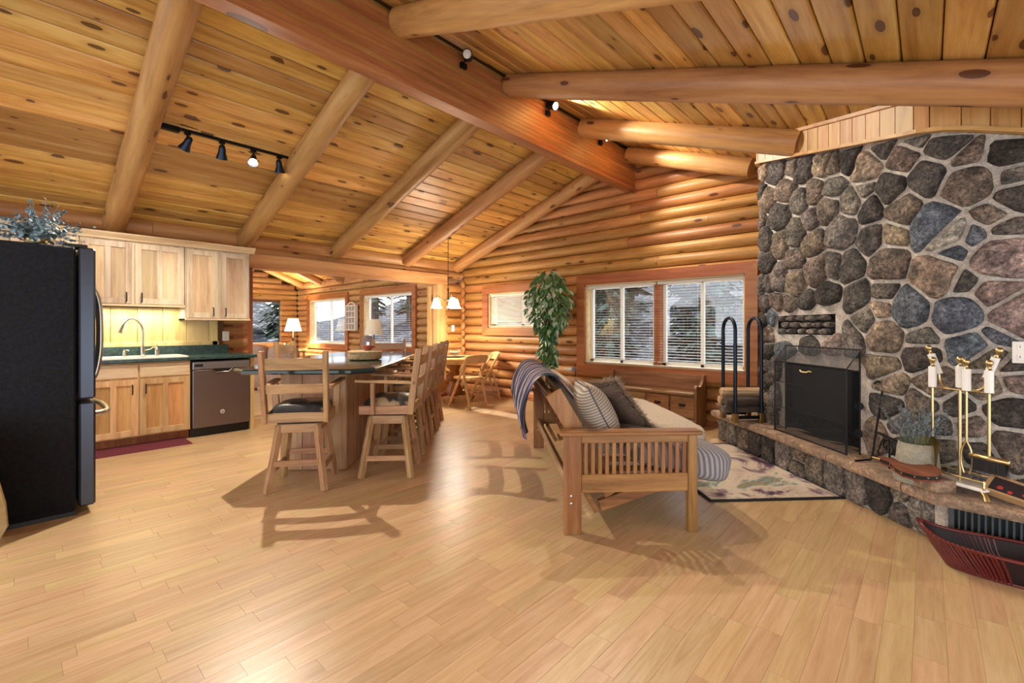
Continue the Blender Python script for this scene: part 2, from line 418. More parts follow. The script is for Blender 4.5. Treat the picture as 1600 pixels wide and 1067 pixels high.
rb = MB().box((0, 0, 0), (LC - .3, .12, .49)).build('ridge_beam', M['beam'], ceiling, None, (XR, YM - .15, 3.19 + .25), (0, 0, pi / 2))
lamm = MB().box((0, 0, 0), (LC - .3, .14, .0443), .0022).mesh('lamination', M['beam'])
for k in range(11): link(lamm, 'lamination', rb, (0, 0, -.25 + (k + .5) * .5 / 11))
# ---- end wall: logs
WZ = .16
BIG = (-3.90, -1.62, .70, 1.90); SML = (-6.02, -4.55, 1.245, 1.87)
S1 = (-13.6, -11.4, .78, 2.05); S2w = (-10.5, -8.4, .80, 2.05)
def wall_back(name, holes, a0, a1, ztop, at, axis):
    """thin panel behind the logs with window holes; axis 'x' runs along x at y=at, 'y' runs along y at x=at"""
    mb = MB(); hs = sorted(holes); xs = a0
    def put(p, q, z0, z1):
        if q - p < 1e-3 or z1 - z0 < 1e-3: return
        if axis == 'x': mb.box(((p + q) / 2, at, (z0 + z1) / 2), (q - p, .05, z1 - z0))
        else: mb.box((at, (p + q) / 2, (z0 + z1) / 2), (.05, q - p, z1 - z0))
    for (h0, h1, z0, z1) in hs:
        put(xs, h0, 0, ztop); put(h0, h1, 0, z0); put(h0, h1, z1, ztop); xs = h1
    put(xs, a1, 0, ztop); return mb
wall_end = struct(wall_back('wall_end', [BIG, SML], XK - .1, 2.6, 2.45, YE + .19, 'x').build('wall_end', M['gap']))
MB().add([(XK - .1, YE + .17, 2.44), (2.6, YE + .17, 2.44), (2.6, YE + .17, zc(2.6) + .02), (XR, YE + .17, ZR + .02), (XK - .1, YE + .17, zc(XK - .1) + .02)], [(0, 1, 2, 3, 4)]).build('gable_back', M['gap'], wall_end)
def log_run(parent, a0, a1, z, holes, at, axis, seed, mat, r=.082):
    segs = [(a0, a1)]
    for (h0, h1, z0, z1) in holes:
        if z0 - .02 < z < z1 + .02:
            ns = []
            for (p, q) in segs:
                if h1 <= p or h0 >= q: ns.append((p, q)); continue
                if h0 - p > .02: ns.append((p, h0))
                if q - h1 > .02: ns.append((h1, q))
            segs = ns
    for j, (p, q) in enumerate(segs):
        # break very long courses at a butt joint
        cuts = [p, q]
        if q - p > 3.2:
            cuts = [p, p + (q - p) * random.Random(seed * 7 + j).uniform(.3, .7), q]
        for a, b in zip(cuts[:-1], cuts[1:]):
            b2 = b - (.003 if b != q else 0)
            p0, p1 = ((a, at, z), (b2, at, z)) if axis == 'x' else ((at, a, z), (at, b2, z))
            m_ = max(3, int((b - a) * 5))
            place_x(rough_log(p0, p1, r, seed * 13 + j, 12, min(m_, 14)).mesh('log', mat, 60), 'log', parent, p0, p1)
k = 0; z = .08
while z < ZR - .12:
    if z < 2.40: a0, a1 = XK - .02, 2.3
    else:
        w = (ZR - z - .02) / SL; a0, a1 = XR - w, min(XR + w, 2.3)
    log_run(wall_end, a0, a1, z, [BIG, SML], YE + .085, 'x', k + 1, M['logdark']); z += WZ; k += 1
MB().box((-2.0, YE - .005, .03), (9.3, .03, .06), .006).build('baseboard_end', M['trim'], None); struct(bpy.data.objects['baseboard_end'])
# ---- kitchen wall with the wide opening
YO0, YO1 = 2.13, 5.36; ZH = 2.055
wall_kitchen = struct(MB().box((XK - .17, -.2, 1.15), (.05, 2 * (YO0 + .2) - .02, 2.3)).build('wall_kitchen', M['gap']))
for i, (zz, r) in enumerate(((2.43, .106), (2.265, .09))):
    for (a, b) in ((-2.6, 1.1), (1.1, YE)):
        p0, p1 = (XK - .09, a, zz), (XK - .09, b - .003, zz)
        place_x(rough_log(p0, p1, r, 70 + i + int(a * 10), 14, 14).mesh('log', M['log'], 60), 'log', wall_kitchen, p0, p1)
for zz in (.08, .24, .4, .56, .72, .88, 1.04, 1.2, 1.36, 1.52, 1.68, 1.84, 2.0):
    for (a, b) in ((1.6, YO0 - .01),):
        p0, p1 = (XK - .095, a, zz), (XK - .095, b, zz)
        place_x(rough_log(p0, p1, .085, int(zz * 100), 12, 3).mesh('log', M['logdark'], 60), 'log', wall_kitchen, p0, p1)
for zz in [.08 + .16 * i for i in range(15)]:
    if zz > 2.15: continue
    p0, p1 = (XK - .075, YO1 + .16, zz), (XK - .075, YE + .0, zz)
    place_x(rough_log(p0, p1, .084, int(zz * 100) + 5, 12, 3).mesh('log', M['logdark'], 60), 'log', wall_kitchen, p0, p1)
    o = MB().ball((0, 0, 0), (.06, .04, .078), 12, 8).build('log_end', M['logdark'], wall_kitchen, 180, (XK + .005, YE - .02, zz + .08))
hd = MB().box((0, 0, 0), (YO1 + .16 - YO0 + .1, .25, .19), .006).build('trim_1', M['header'], None, None, (XK - .09, (YO0 + YO1 + .06) / 2, ZH + .095), (0, 0, pi / 2)); struct(hd)
ps = MB().box((0, 0, 0), (ZH, .24, .15), .006).build('trim_2', M['header'], None, None, (XK - .09, YO1 + .085, ZH / 2), (0, pi / 2, 0)); struct(ps)
ps.rotation_euler = Matrix.Rotation(pi / 2, 4, 'Y').to_euler()
pl = MB().box((0, 0, 0), (ZH, .24, .1), .006).build('trim_3', M['trim'], None, None, (XK - .09, YO0 - .06, ZH / 2), (0, pi / 2, 0)); struct(pl)
struct(MB().box((0, 0, 0), (ZH - .03, .05, .12), .004).build('trim_4', M['header'], None, None, (XK - .27, YO1 - .02, ZH / 2 - .015), (0, pi / 2, 0)))
# ---- sitting room beyond: walls, roof
wall_sitting = struct(wall_back('wall_sitting', [S1, S2w], XS - .2, XK - .2, 2.5, YE + .19, 'x').build('wall_sitting', M['gap']))
for k in range(15):
    log_run(wall_sitting, XS, XK - .2, .08 + k * WZ, [S1, S2w], YE + .085, 'x', 100 + k, M['log'])
p0, p1 = (XS, YE + .07, 2.5), (XK - .2, YE + .07, 2.5)
place_x(rough_log(p0, p1, .1, 131).mesh('log', M['log'], 60), 'log', wall_sitting, p0, p1)
S3 = (3.3, 5.50, .80, 2.0)
wall_far = struct(wall_back('wall_far', [S3], -2.6, YE + .1, 4.2, XS - .19, 'y').build('wall_far', M['gap']))
for k in range(25):
    zz = .08 + k * WZ; ye = YE if zz < 2.4 else YE - (zz - 2.45) / .42
    log_run(wall_far, -1.0, ye, zz, [S3], XS - .085, 'y', 150 + k, M['log'])
MB().add([(XS - .3, YE + .3, 2.50), (XK + .05, YE + .3, 2.50), (XK + .05, -.2, 4.9), (XS - .3, -.2, 4.9)], [(0, 1, 2, 3)]).build('ceiling_sitting', M['ceil'])
struct(bpy.data.objects['ceiling_sitting'])
for i, xx in enumerate([-14.1 + 1.28 * j for j in range(6)]):
    p0, p1 = (xx, YE + .02, 2.5), (xx, 1.0, 2.5 + .42 * (YE - .98))
    place_x(rough_log(p0, p1, .095, 200 + i, 10, 6).mesh('rafter', M['log'], 60), 'rafter', bpy.data.objects['ceiling_sitting'], p0, p1)
# ---- windows
def window(name, x0, x1, z0, z1, y, bays, trimw=.14, mat=None, mull=True, axis='x', trimtop=None):
    """window seen along +y; trim, jamb, sashes, panes"""
    root = MB()
    for (a, b, c, d) in ((x0 - trimw, x1 + trimw, z1, z1 + trimw), (x0 - trimw, x1 + trimw, z0 - trimw, z0)):
        pass
    w = (x1 - x0) / bays
    for k in range(bays + 1): pass
    # jamb liner = the window object itself
    d = .2
    root.box(((x0 + x1) / 2, y + d / 2, z1 - .01), (x1 - x0, d, .02)).box(((x0 + x1) / 2, y + d / 2, z0 + .01), (x1 - x0, d, .02))
    root.box((x0 + .01, y + d / 2, (z0 + z1) / 2), (.02, d, z1 - z0)).box((x1 - .01, y + d / 2, (z0 + z1) / 2), (.02, d, z1 - z0))
    o = root.build(name, M['almond']); struct(o); t = trimw; m = mat or M['trim']
    def board(p):
        MB().add([(a, y - .035, b) for a, b in p] + [(a, y + .06, b) for a, b in p], [(0, 1, 2, 3), (7, 6, 5, 4), (0, 4, 5, 1), (1, 5, 6, 2), (2, 6, 7, 3), (3, 7, 4, 0)]).build('window_trim', m, o)
    board([(x0 - t, z1 + t), (x1 + t, z1 + t), (x1, z1), (x0, z1)]); board([(x0 - t, z0 - t), (x0, z0), (x1, z0), (x1 + t, z0 - t)])
    board([(x0 - t, z0 - t), (x0 - t, z1 + t), (x0, z1), (x0, z0)]); board([(x1 + t, z0 - t), (x1, z0), (x1, z1), (x1 + t, z1 + t)])
    MB().box(((x0 + x1) / 2, y + .03, z0 + .025), (x1 - x0, .1, .012), .003).build('window_sill', M['vinyl'], o)
    for k in range(bays):
        a, b = x0 + .02 + k * w, x0 + (k + 1) * w - .02
        if mull and k > 0: MB().box((x0 + k * w, y + .1, (z0 + z1) / 2), (.09, .12, z1 - z0 - .04), .004).build('mullion', m, o)
        fr = MB(); a2, b2 = a + (.03 if k > 0 and mull else 0), b - (.03 if k < bays - 1 and mull else 0)
        c = (a2 + b2) / 2; yy = y + .15; fw = .045
        for (p, q, r, s) in ((a2, b2, z1 - .02 - fw, z1 - .02), (a2, b2, z0 + .02, z0 + .02 + fw), (a2, a2 + fw, z0 + .02, z1 - .02), (b2 - fw, b2, z0 + .02, z1 - .02), (c - fw / 2, c + fw / 2, z0 + .02, z1 - .02)):
            fr.box(((p + q) / 2, yy, (r + s) / 2), (q - p, .05, s - r), .003)
        f_ = fr.build('sash_frame', M['vinyl'], o)
        for (p, q) in ((a2 + fw, c - fw / 2), (c + fw / 2, b2 - fw)):
            MB().box(((p + q) / 2, yy, (z0 + z1) / 2), (q - p, .006, z1 - z0 - .04 - 2 * fw)).build('pane', M['pane'], f_)
    return o
def blind(name, label, x0, x1, z0, z1, y, pitch=.038, single=True, tilt=4, rot=0, group=None):
    b = thing(name, label, 'blind', (0, 0, 0), 0, group); c = (x0 + x1) / 2; w = x1 - x0 - .012
    MB().box((c, y, z1 - .02), (w, .045, .035), .003).build('head_rail', M['vinyl'], b)
    MB().box((c, y, z0 + .045), (w, .03, .014), .003).build('bottom_rail', M['vinyl'], b)
    sm = MB().box((0, 0, 0), (w - .01, .024, .0014)).mesh('slat', M['vinyl']); n = int((z1 - z0 - .1) / pitch)
    if single:
        for k in range(n): link(sm, 'slat', b, (c, y, z0 + .075 + k * pitch), (radians(tilt), 0, 0))
    else:
        mb = MB()
        for k in range(n): mb.box((0, 0, 0), (w - .01, .024, .0014), 0, Matrix.Translation((c, y, z0 + .075 + k * pitch)) @ Matrix.Rotation(radians(tilt), 4, 'X'))
        tag(mb.build('slats', M['vinyl'], b), kind='stuff')
    cd = MB()
    for t in (.08, .5, .92): cd.cyl((x0 + t * w, y, z0 + .05), (x0 + t * w, y, z1 - .03), .0012, n=5)
    cd.build('cords', M['vinyl'], b); return b
window('window_1', *BIG, YE, 2)
mid = (BIG[0] + BIG[1]) / 2
blind('window_blind', 'open white slat blind on the bay nearest the ficus, wide window over bench', BIG[0] + .02, mid - .005, BIG[2] + .03, BIG[3] - .02, YE + .045)
blind('window_blind', 'open white slat blind on the bay beside the stone chimney, wide window over bench', mid + .005, BIG[1] - .02, BIG[2] + .03, BIG[3] - .02, YE + .045)
window('window_2', *SML, YE, 1)
blind('window_blind', 'white slat blind in the small high window behind the ficus', SML[0] + .02, SML[1] - .02, SML[2] + .03, SML[3] - .02, YE + .045, .026, False, 55)
window('window_3', *S1, YE, 1, .14, M['trim'])
blind('window_blind', 'open slat blind in sitting room window behind the recliner', S1[0] + .02, S1[1] - .02, S1[2] + .03, S1[3] - .02, YE + .045, .05, False)
window('window_4', *S2w, YE, 1, .14, M['trim'])
blind('window_blind', 'open slat blind in sitting room window behind the floor lamp', S2w[0] + .02, S2w[1] - .02, S2w[2] + .03, S2w[3] - .02, YE + .045, .05, False)
w5 = window('window_5', -S3[1], -S3[0], S3[2], S3[3], 0.0, 1, .14, M['header'])
w5.location = (XS, 0, 0); w5.rotation_euler = (0, 0, pi / 2)
b5 = blind('window_blind', 'open slat blind in the far sitting room window beside the table lamp', -S3[1] + .02, -S3[0] - .02, S3[2] + .03, S3[3] - .02, .045, .05, False)
b5.location = (XS, 0, 0); b5.rotation_euler = (0, 0, pi / 2)
w5.location.y = 0; b5.location.y = 0
for o_ in (w5, b5): o_.matrix_world = Matrix.Translation((XS, 0, 0)) @ Matrix.Rotation(pi / 2, 4, 'Z') @ Matrix.Scale(1, 4)
# ---- outside: ground and pines
t = NT('shaded_snowy_ground'); v = t.coords((1, 1, 1), False); n_ = t.n('TexNoise', Scale=2.6, Detail=7.0, Roughness=.72); t.l(v, n_.inputs['Vector'])
t.l(t.ramp(n_.outputs[0], [(.42, lin('#16171a')), (.52, lin('#2c2f35')), (.58, lin('#5d636e')), (.68, lin('#aab2c0'))]), t.b.inputs['Base Color']); t.b.inputs['Roughness'].default_value = .9  # dark tones put the forest's shade into the ground colour, between snow specks
M['snow'] = plain('snow', '#e9ecf2', .9)
gr = MB().grid(lambda a, b: (-48 + 80 * a, YE + 5.5 + 45 * b, -.5 + .25 * max(0, 45 * b - 1.5) + .5 * noise.noise((a * 14, b * 12, 0)) * min(1, b * 8)), 40, 30)
tag(gr.build('forest_floor', t.m, None, 180), 'patchy snow on the forest floor beyond the windows', 'ground', kind='structure')
gr = MB().grid(lambda a, b: (-26 + 36 * a, YE + .45 + 5.1 * b, -.5 + .02 * noise.noise((a * 30, b * 5, 0))), 40, 8)  # unseen snow strip, added to bounce sunlight through the windows onto the ceiling
tag(gr.build('bounce_snow', M['snow'], None, 180), 'unseen bright snow strip added along the house wall to bounce light indoors', 'ground', kind='structure')
gr = MB().grid(lambda a, b: (XS - .6 - 34 * a, -18 + 29.4 * b, -.5 + .25 * max(0, 34 * a - 4) + .4 * noise.noise((a * 9, b * 9, 4))), 24, 20)
tag(gr.build('yard_ground', t.m, None, 180), 'patchy snow outside the far sitting room window', 'ground', kind='structure')
M['needle'] = plain('pine_needles', '#31432f', .7); M['needle2'] = plain('pine_needles_dusty', '#5b6a5c', .8)
def pine(x, y, h, seed, label, sc_=1.0):
    rg = random.Random(seed); t_ = thing('pine_tree', label, 'tree', (x, y, -.9 + .25 * max(0, y - YE - 7.0) if y > YE + .5 else -.9 + .25 * max(0, XS - x - 4.6)), rg.random() * 6, 'pines outside the windows')
    r = .11 + .018 * h
    MB().tube([(0, 0, 0), (.03, 0, h * .3), (0, .05, h * .7), (0, 0, h)], [r, r * .8, r * .45, .03], 9).build('trunk', M['bark'], t_, 60)
    mb = MB()
    for q in range(260):
        zz = h * rg.uniform(.12, .98); a = rg.random() * 6.28; ln = (1.02 - zz / h) * h * .12 * rg.uniform(.5, 1.1) + .25
        d = Vector((cos(a), sin(a), rg.uniform(-.35, .1))); s = Vector((-sin(a), cos(a), 0)); b0 = Vector((0, 0, zz))
        for e in (.45, .75, 1.0):
            c = b0 + d * ln * e; w = ln * .30
            mb.add([c - s * w * .6 + Vector((0, 0, -.12)), c + d * w * 1.2 + Vector((0, 0, -.05)), c + s * w * .6 + Vector((0, 0, -.12)), c - d * w + Vector((0, 0, .05))], [(0, 1, 2, 3)])
    tag(mb.build('foliage', M['needle'] if seed % 2 else M['needle2'], t_, None, recalc=False), kind='stuff')
rg = random.Random(5); tl = 'dark pine standing in snow outside the windows'
for i in range(13):
    pine(-15 + i * 1.7 + rg.uniform(-.1, .1), YE + 8.0 + (i % 2) * 2.4, rg.uniform(6.5, 8), i, tl)
for i in range(22):
    pine(-34 + i * 2.3 + rg.uniform(-.2, .2), YE + 14.5 + (i % 2) * 5.0, rg.uniform(10, 13), 20 + i, tl)
for i in range(6):
    pine(XS - 3.5 - (i % 2) * 3.0, .2 + i * 1.7, rg.uniform(6, 9), 50 + i, tl, 1.0)
for i in range(7):
    pine(XS - 10.5 - (i % 2) * 4, -6 + i * 2.6, rg.uniform(10, 13), 60 + i, tl, 1.0)
# ================================================================ STONE FIREPLACE
VF = 2.72; US, UE = 4.5, 2.68
PATH = [D(5.9, 4.9), D(4.5, 3.5), D(US, VF), D(UE, VF), D(UE, VF) + Vector((2.2, 0, 0))]
PATH[0] = D(4.5, 4.6); PATH[1] = D(4.5, 3.6)
SEG = [0.0]
for a, b in zip(PATH[:-1], PATH[1:]): SEG.append(SEG[-1] + (b - a).length)
SOFF = SEG[2]                                   # s = 0 at the free corner
S1L = US - UE
def ppos(s):
    s += SOFF
    for i in range(4):
        if s <= SEG[i + 1] or i == 3:
            return PATH[i].lerp(PATH[i + 1], (s - SEG[i]) / (SEG[i + 1] - SEG[i]))
def pface(s):
    p = Vector((0, 0, 0))
    for k in range(-3, 4): p += ppos(s + k * .035)
    p /= 7; t_ = (ppos(s + .11) - ppos(s - .11)).normalized(); n_ = Vector((t_.y, -t_.x, 0))
    return p, n_
def fw(s, z, h=0.0):
    p, n_ = pface(s); q = p + n_ * h; return Vector((q.x, q.y, z))
def zt(s): return zc(ppos(s).x) - .2
def face_px(x, y):
    d = ray(x, y); t_ = VF / ((d.x + d.y) * S2); q = d * t_; s = US - (q.y - q.x) * S2
    if s > S1L:
        t_ = PATH[3].y / d.y; q = d * t_; s = S1L + q.x - PATH[3].x
    return s, CAMH + d.z * t_, t_
chim = thing('stone_fireplace', 'floor to ceiling lava stone fireplace with pale mortar and raised sandstone hearth', 'fireplace', D(3.6, 2.9))
CT = chim.matrix_basis.copy(); CTI = Matrix.Translation(-chim.location)
HZ = .33
OPEN = (.42, 1.26, HZ, .93)                      # firebox opening in s, z
NICHE = (.30, 1.02, 1.19, 1.36)
PAL = dict(d='#605c58', b='#81756a', t='#9c8d7a', u='#68727e', p='#a08d88', g='#847f79', k='#4a4643', w='#b4ada4')
A4 = """40 250 60 90 t|100 245 90 120 d|165 240 45 90 b|225 240 65 80 d|300 225 60 80 t|355 235 90 60 b|410 205 45 90 k|490 235 110 140 t|560 130 120 60 d|655 190 140 110 b|835 135 220 120 d|700 105 110 50 g|935 175 130 90 b|1110 160 170 160 k|1120 275 120 80 g|945 300 220 200 b|750 265 200 140 d|600 320 95 130 d|480 325 100 45 g|350 310 115 115 g|265 335 85 105 b|140 320 125 115 b|60 370 75 70 t|1140 350 100 110 d|110 450 125 130 d|210 370 60 70 g|325 410 95 110 b|250 460 60 85 g|425 385 95 95 g|510 415 125 115 k|650 420 175 145 b|785 480 200 190 u|850 520 60 170 w|1030 445 230 60 b|945 530 160 110 u|1080 500 45 40 g|880 580 80 70 u|610 520 115 75 t|385 515 160 180 g|510 545 115 125 d|190 520 95 115 g|262 560 75 115 b|55 560 55 95 d|110 560 55 95 b|1070 620 240 220 p|580 655 220 180 b|790 710 185 190 t|900 735 65 60 d|425 660 115 140 d|280 680 85 145 b|350 660 65 90 g|180 735 145 150 t|180 640 95 85 b|55 650 85 100 k|110 720 60 120 g|60 745 45 75 d|25 745 40 80 g|320 785 115 105 k|455 795 145 105 d|570 775 95 60 d|680 850 140 200 u|895 870 300 190 u|1040 790 170 110 p|1145 880 100 200 p|560 860 105 95 t|155 835 90 75 b|230 825 55 55 d|95 830 45 95 b|50 830 55 105 d|35 905 45 75 k|80 880 40 90 u|120 950 105 180 t|180 930 45 75 u|495 900 45 95 g|570 970 140 220 t|245 985 100 75 d|345 985 95 65 p|430 985 105 85 g|55 965 55 85 b|55 1035 85 75 g|720 990 135 50 g|720 1045 150 90 k|960 1015 260 120 u|1050 970 60 55 u|20 330 40 80 d|15 450 40 80 b|20 640 35 70 g"""
A7 = """1425 545 130 100 b|960 670 185 110 t|1170 690 175 95 b|1430 690 145 105 b|1550 605 70 45 d|1560 665 110 95 p|1120 785 205 115 b|955 785 130 110 d|1280 790 95 75 d|1530 815 250 180 k|1010 880 140 100 g|1190 880 150 100 d|1350 890 140 110 b|1520 960 220 130 b|370 520 95 85 d|350 590 60 65 b|405 590 45 65 g|365 670 95 85 b|370 750 85 95 t|380 820 105 80 b|350 440 50 80 d|400 740 70 80 g|1030 960 150 90 d|1200 980 160 90 b|1380 990 150 90 d|930 590 70 150 t"""
seeds = []
for src, sc, ox, oy in ((A4, .3562, 1180, 180), (A7, .325, 1080, 380)):
    for it in src.split('|'):
        a = it.split(); x_, y_, w_, h_ = [float(q) * sc for q in a[:4]]
        s, z, dep = face_px(x_ + ox, y_ + oy)
        seeds.append([s, z, .5 * h_ * dep / FPX * .55 + .5 * .06, a[4]])
rg = random.Random(8)
def clear(s, z, d): return all((q[0] - s) ** 2 + (q[1] - z) ** 2 > d * d for q in seeds)
def inside(s, z, R, m=0.0): return R[0] - m < s < R[1] + m and R[2] - m < z < R[3] + m
seeds = [q for q in seeds if not inside(q[0], q[1], OPEN, .03) and not inside(q[0], q[1], NICHE, .02)]
for k in range(1500):                             # round the corner, right of the photograph and any gap
    s, z = rg.uniform(-1.1, S1L + 1.5), rg.uniform(.05, 3.1)
    if z > zt(s): continue
    if inside(s, z, OPEN, .09) or inside(s, z, NICHE, .05): continue
    if clear(s, z, .2 if -.1 < s < S1L + .45 else .25): seeds.append([s, z, rg.uniform(.05, .1), rg.choice('ddbbgtkup')])
dummy = []
for R, n1, n2 in ((OPEN, 7, 5), (NICHE, 8, 3)):
    for i in range(n1):
        for j in range(n2):
            dummy.append([R[0] + (i + .5) * (R[1] - R[0]) / n1, R[2] + (j + .5) * (R[3] - R[2]) / n2, .055, '_'])
allq = seeds + dummy
def clip(poly, nx, ny, c):
    out = []
    for i in range(len(poly)):
        p, q = poly[i], poly[(i + 1) % len(poly)]; dp = p[0] * nx + p[1] * ny - c; dq = q[0] * nx + q[1] * ny - c
        if dp <= 0: out.append(p)
        if dp * dq < 0:
            t_ = dp / (dp - dq); out.append((p[0] + (q[0] - p[0]) * t_, p[1] + (q[1] - p[1]) * t_))
    return out
def cell(q, mort, zlo, zhi, pool, slim=None):
    s, z, r, _ = q; poly = [(s - .5, z - .5), (s + .5, z - .5), (s + .5, z + .5), (s - .5, z + .5)]
    for o in pool:
        if o is q: continue
        dx, dz = o[0] - s, o[1] - z; d2 = dx * dx + dz * dz
        if d2 > 1.0 or d2 < 1e-6: continue
        d = sqrt(d2); t_ = (d2 + r * r - o[2] * o[2]) / (2 * d)
        t_ = max(.02, min(d - .02, t_)); nx, nz = dx / d, dz / d
        poly = clip(poly, nx, nz, nx * s + nz * z + t_ - mort)
        if len(poly) < 3: return None
    poly = clip(poly, 0, -1, -zlo); poly = clip(poly, 0, 1, zhi) if len(poly) > 2 else poly
    if slim and len(poly) > 2: poly = clip(clip(poly, -1, 0, -slim[0]), 1, 0, slim[1])
    return poly if len(poly) > 2 else None
def stone_mesh(poly, fn, h, seed, mat, inv, n=26):
    for _ in range(2):
        out = []
        for i in range(len(poly)):
            p, q = poly[i], poly[(i + 1) % len(poly)]
            k_ = .09 + .09 * _; out += [(p[0] * (1 - k_) + q[0] * k_, p[1] * (1 - k_) + q[1] * k_), (p[0] * k_ + q[0] * (1 - k_), p[1] * k_ + q[1] * (1 - k_))]
        poly = out
    per = [0.0]
    for i in range(len(poly)): per.append(per[-1] + math.dist(poly[i], poly[(i + 1) % len(poly)]))
    L = per[-1]; pts = []
    for k in range(n):
        t_ = L * k / n; i = 0
        while per[i + 1] < t_: i += 1
        u_ = (t_ - per[i]) / max(1e-6, per[i + 1] - per[i]); p, q = poly[i], poly[(i + 1) % len(poly)]
        pts.append((p[0] + (q[0] - p[0]) * u_, p[1] + (q[1] - p[1]) * u_))
    cx = sum(p[0] for p in pts) / n; cy = sum(p[1] for p in pts) / n; vs = []
    for (sc_, hh) in ((1.0, -.03), (1.0, .25), (.93, .66), (.72, .92), (.4, 1.0)):
        for k, (a, b) in enumerate(pts):
            nn = noise.noise((a * 11 + seed, b * 11, seed * 3.1)); n3 = noise.noise((a * 26, b * 26 + seed, 5.2))
            q = sc_ * (1 + .09 * nn * (1 if sc_ > .5 else .3))
            x_, y_ = cx + (a - cx) * q, cy + (b - cy) * q
            n4 = noise.noise((x_ * 9 + seed * 2, y_ * 9, 1.7))
            vs.append(inv @ fn(x_, y_, -.03 if hh < 0 else h * (hh + .5 * n4 + .28 * n3)))
    vs.append(inv @ fn(cx, cy, h * (1 + .25 * noise.noise((cx * 9 + seed * 2, cy * 9, 1.7))))); fs = []
    for r_ in range(4):
        for k in range(n):
            k2 = (k + 1) % n; fs.append((r_ * n + k, r_ * n + k2, (r_ + 1) * n + k2, (r_ + 1) * n + k))
    fs += [(4 * n + k, 4 * n + (k + 1) % n, 5 * n) for k in range(n)]
    return MB().add(vs, fs).mesh('stone', mat, 180)
def jit(hexc, rg, a=.14):
    c = lin(hexc); f_ = 1 + rg.uniform(-a, a) * 1.4; return tuple(max(0, x_ * f_ * (1 + rg.uniform(-a, a) * .3)) for x_ in c[:3]) + (1,)
ns = 0
for i, q in enumerate(seeds):
    s, z = q[0], q[1]
    if s < -1.0 or s > S1L + 1.3 or z > zt(s) + .1 or z < .02: continue
    mort = .0085 if s < .9 else .011
    poly = cell(q, mort, .02 if s < .0 else HZ - .03, zt(s) - .01, allq)
    if not poly: continue
    A_ = abs(sum(p[0] * r_[1] - r_[0] * p[1] for p, r_ in zip(poly, poly[1:] + poly[:1]))) / 2
    if A_ < .0012: continue
    # keep cells that reach past the trim or into the opening out
    poly = [(a, min(b, zt(a) - .008)) for a, b in poly]
    o = link(stone_mesh(poly, fw, min(.075, .022 + .16 * sqrt(A_)) * (.75 if s > 1.1 else 1.0), i, M['smoothstone'] if q[3] in 'pwt' else M['stone'], CTI), 'stone', chim)
    o.color = jit(PAL[q[3]], rg); ns += 1
# mortar bed with the firebox and vent niche left open
mv = MB(); ds = .06; ss = -1.6; 
cols = []
while ss < S1L + 2.0: cols.append(ss); ss += ds
for extra in (OPEN[0], OPEN[1], NICHE[0], NICHE[1], S1L): cols.append(extra)
cols = sorted(set(round(c, 4) for c in cols)); rows = sorted(set([0, .33, OPEN[3], NICHE[2], NICHE[3], 1.7, 2.1, 1.0]))
for a, b in zip(cols[:-1], cols[1:]):
    mid_ = (a + b) / 2; zz = [r_ for r_ in rows if r_ < min(zt(a), zt(b)) - .02]
    for z0, z1 in zip(zz, zz[1:] + [None]):
        za, zb = (z1, z1) if z1 is not None else (zt(a), zt(b)); zm = (z0 + (za + zb) / 2) / 2
        if inside(mid_, zm, OPEN) or inside(mid_, zm, NICHE): continue
        mv.add([CTI @ fw(a, z0), CTI @ fw(b, z0), CTI @ fw(b, zb), CTI @ fw(a, za)], [(0, 1, 2, 3)])
mv.build('mortar_bed', M['mortar'], chim, 180)
M['soot'] = plain('sooty_steel', '#121417', .5, .4); M['darkbrick'] = stonemat('dark_stone', .3, 1.0, base='#2a2623')  # very dark stone for the firebox lining and the niche back
fx = MB(); s0, s1, z0, z1 = OPEN; dp = -.5
P_ = lambda s, z, h: CTI @ fw(s, z, h)
fx.add([P_(s0, z0, 0), P_(s0, z1, 0), P_(s0 + .1, z1, dp), P_(s0 + .1, z0, dp)], [(0, 1, 2, 3)])
fx.add([P_(s1, z0, 0), P_(s1, z1, 0), P_(s1 - .1, z1, dp), P_(s1 - .1, z0, dp)], [(0, 1, 2, 3)])
fx.add([P_(s0 + .1, z0, dp), P_(s1 - .1, z0, dp), P_(s1 - .1, z1, dp), P_(s0 + .1, z1, dp)], [(0, 1, 2, 3)])
fx.add([P_(s0, z1, 0), P_(s1, z1, 0), P_(s1 - .1, z1, dp), P_(s0 + .1, z1, dp)], [(0, 1, 2, 3)])
fx.add([P_(s0, z0, 0), P_(s1, z0, 0), P_(s1 - .1, z0, dp), P_(s0 + .1, z0, dp)], [(0, 1, 2, 3)])
fx.build('firebox', M['darkbrick'], chim)
hd_ = MB()                                       # black steel hood and doors of the insert
hd_.add([P_(s0 + .1, .50, .012), P_(s1 - .06, .50, .012), P_(s1 - .06, .92, .012), P_(s0 + .1, .92, .012), P_(s0 + .1, .50, -.04), P_(s1 - .06, .50, -.04), P_(s1 - .06, .92, -.04), P_(s0 + .1, .92, -.04)],
        [(0, 1, 2, 3), (4, 7, 6, 5), (0, 4, 5, 1), (1, 5, 6, 2), (2, 6, 7, 3), (3, 7, 4, 0)])
hd_.build('firebox_hood', M['soot'], chim)
for (a, b, c_, d_) in ((s1 + .0, s1 + .05, .44, .52), (s1 + .0, s1 + .05, .64, .72)):
    MB().cyl(P_(s1 + .01, (c_ + d_) / 2, .02), P_(s1 + .05, (c_ + d_) / 2, .05), .02, .03, 10).build('vent_knob', M['soot'], chim, 40)
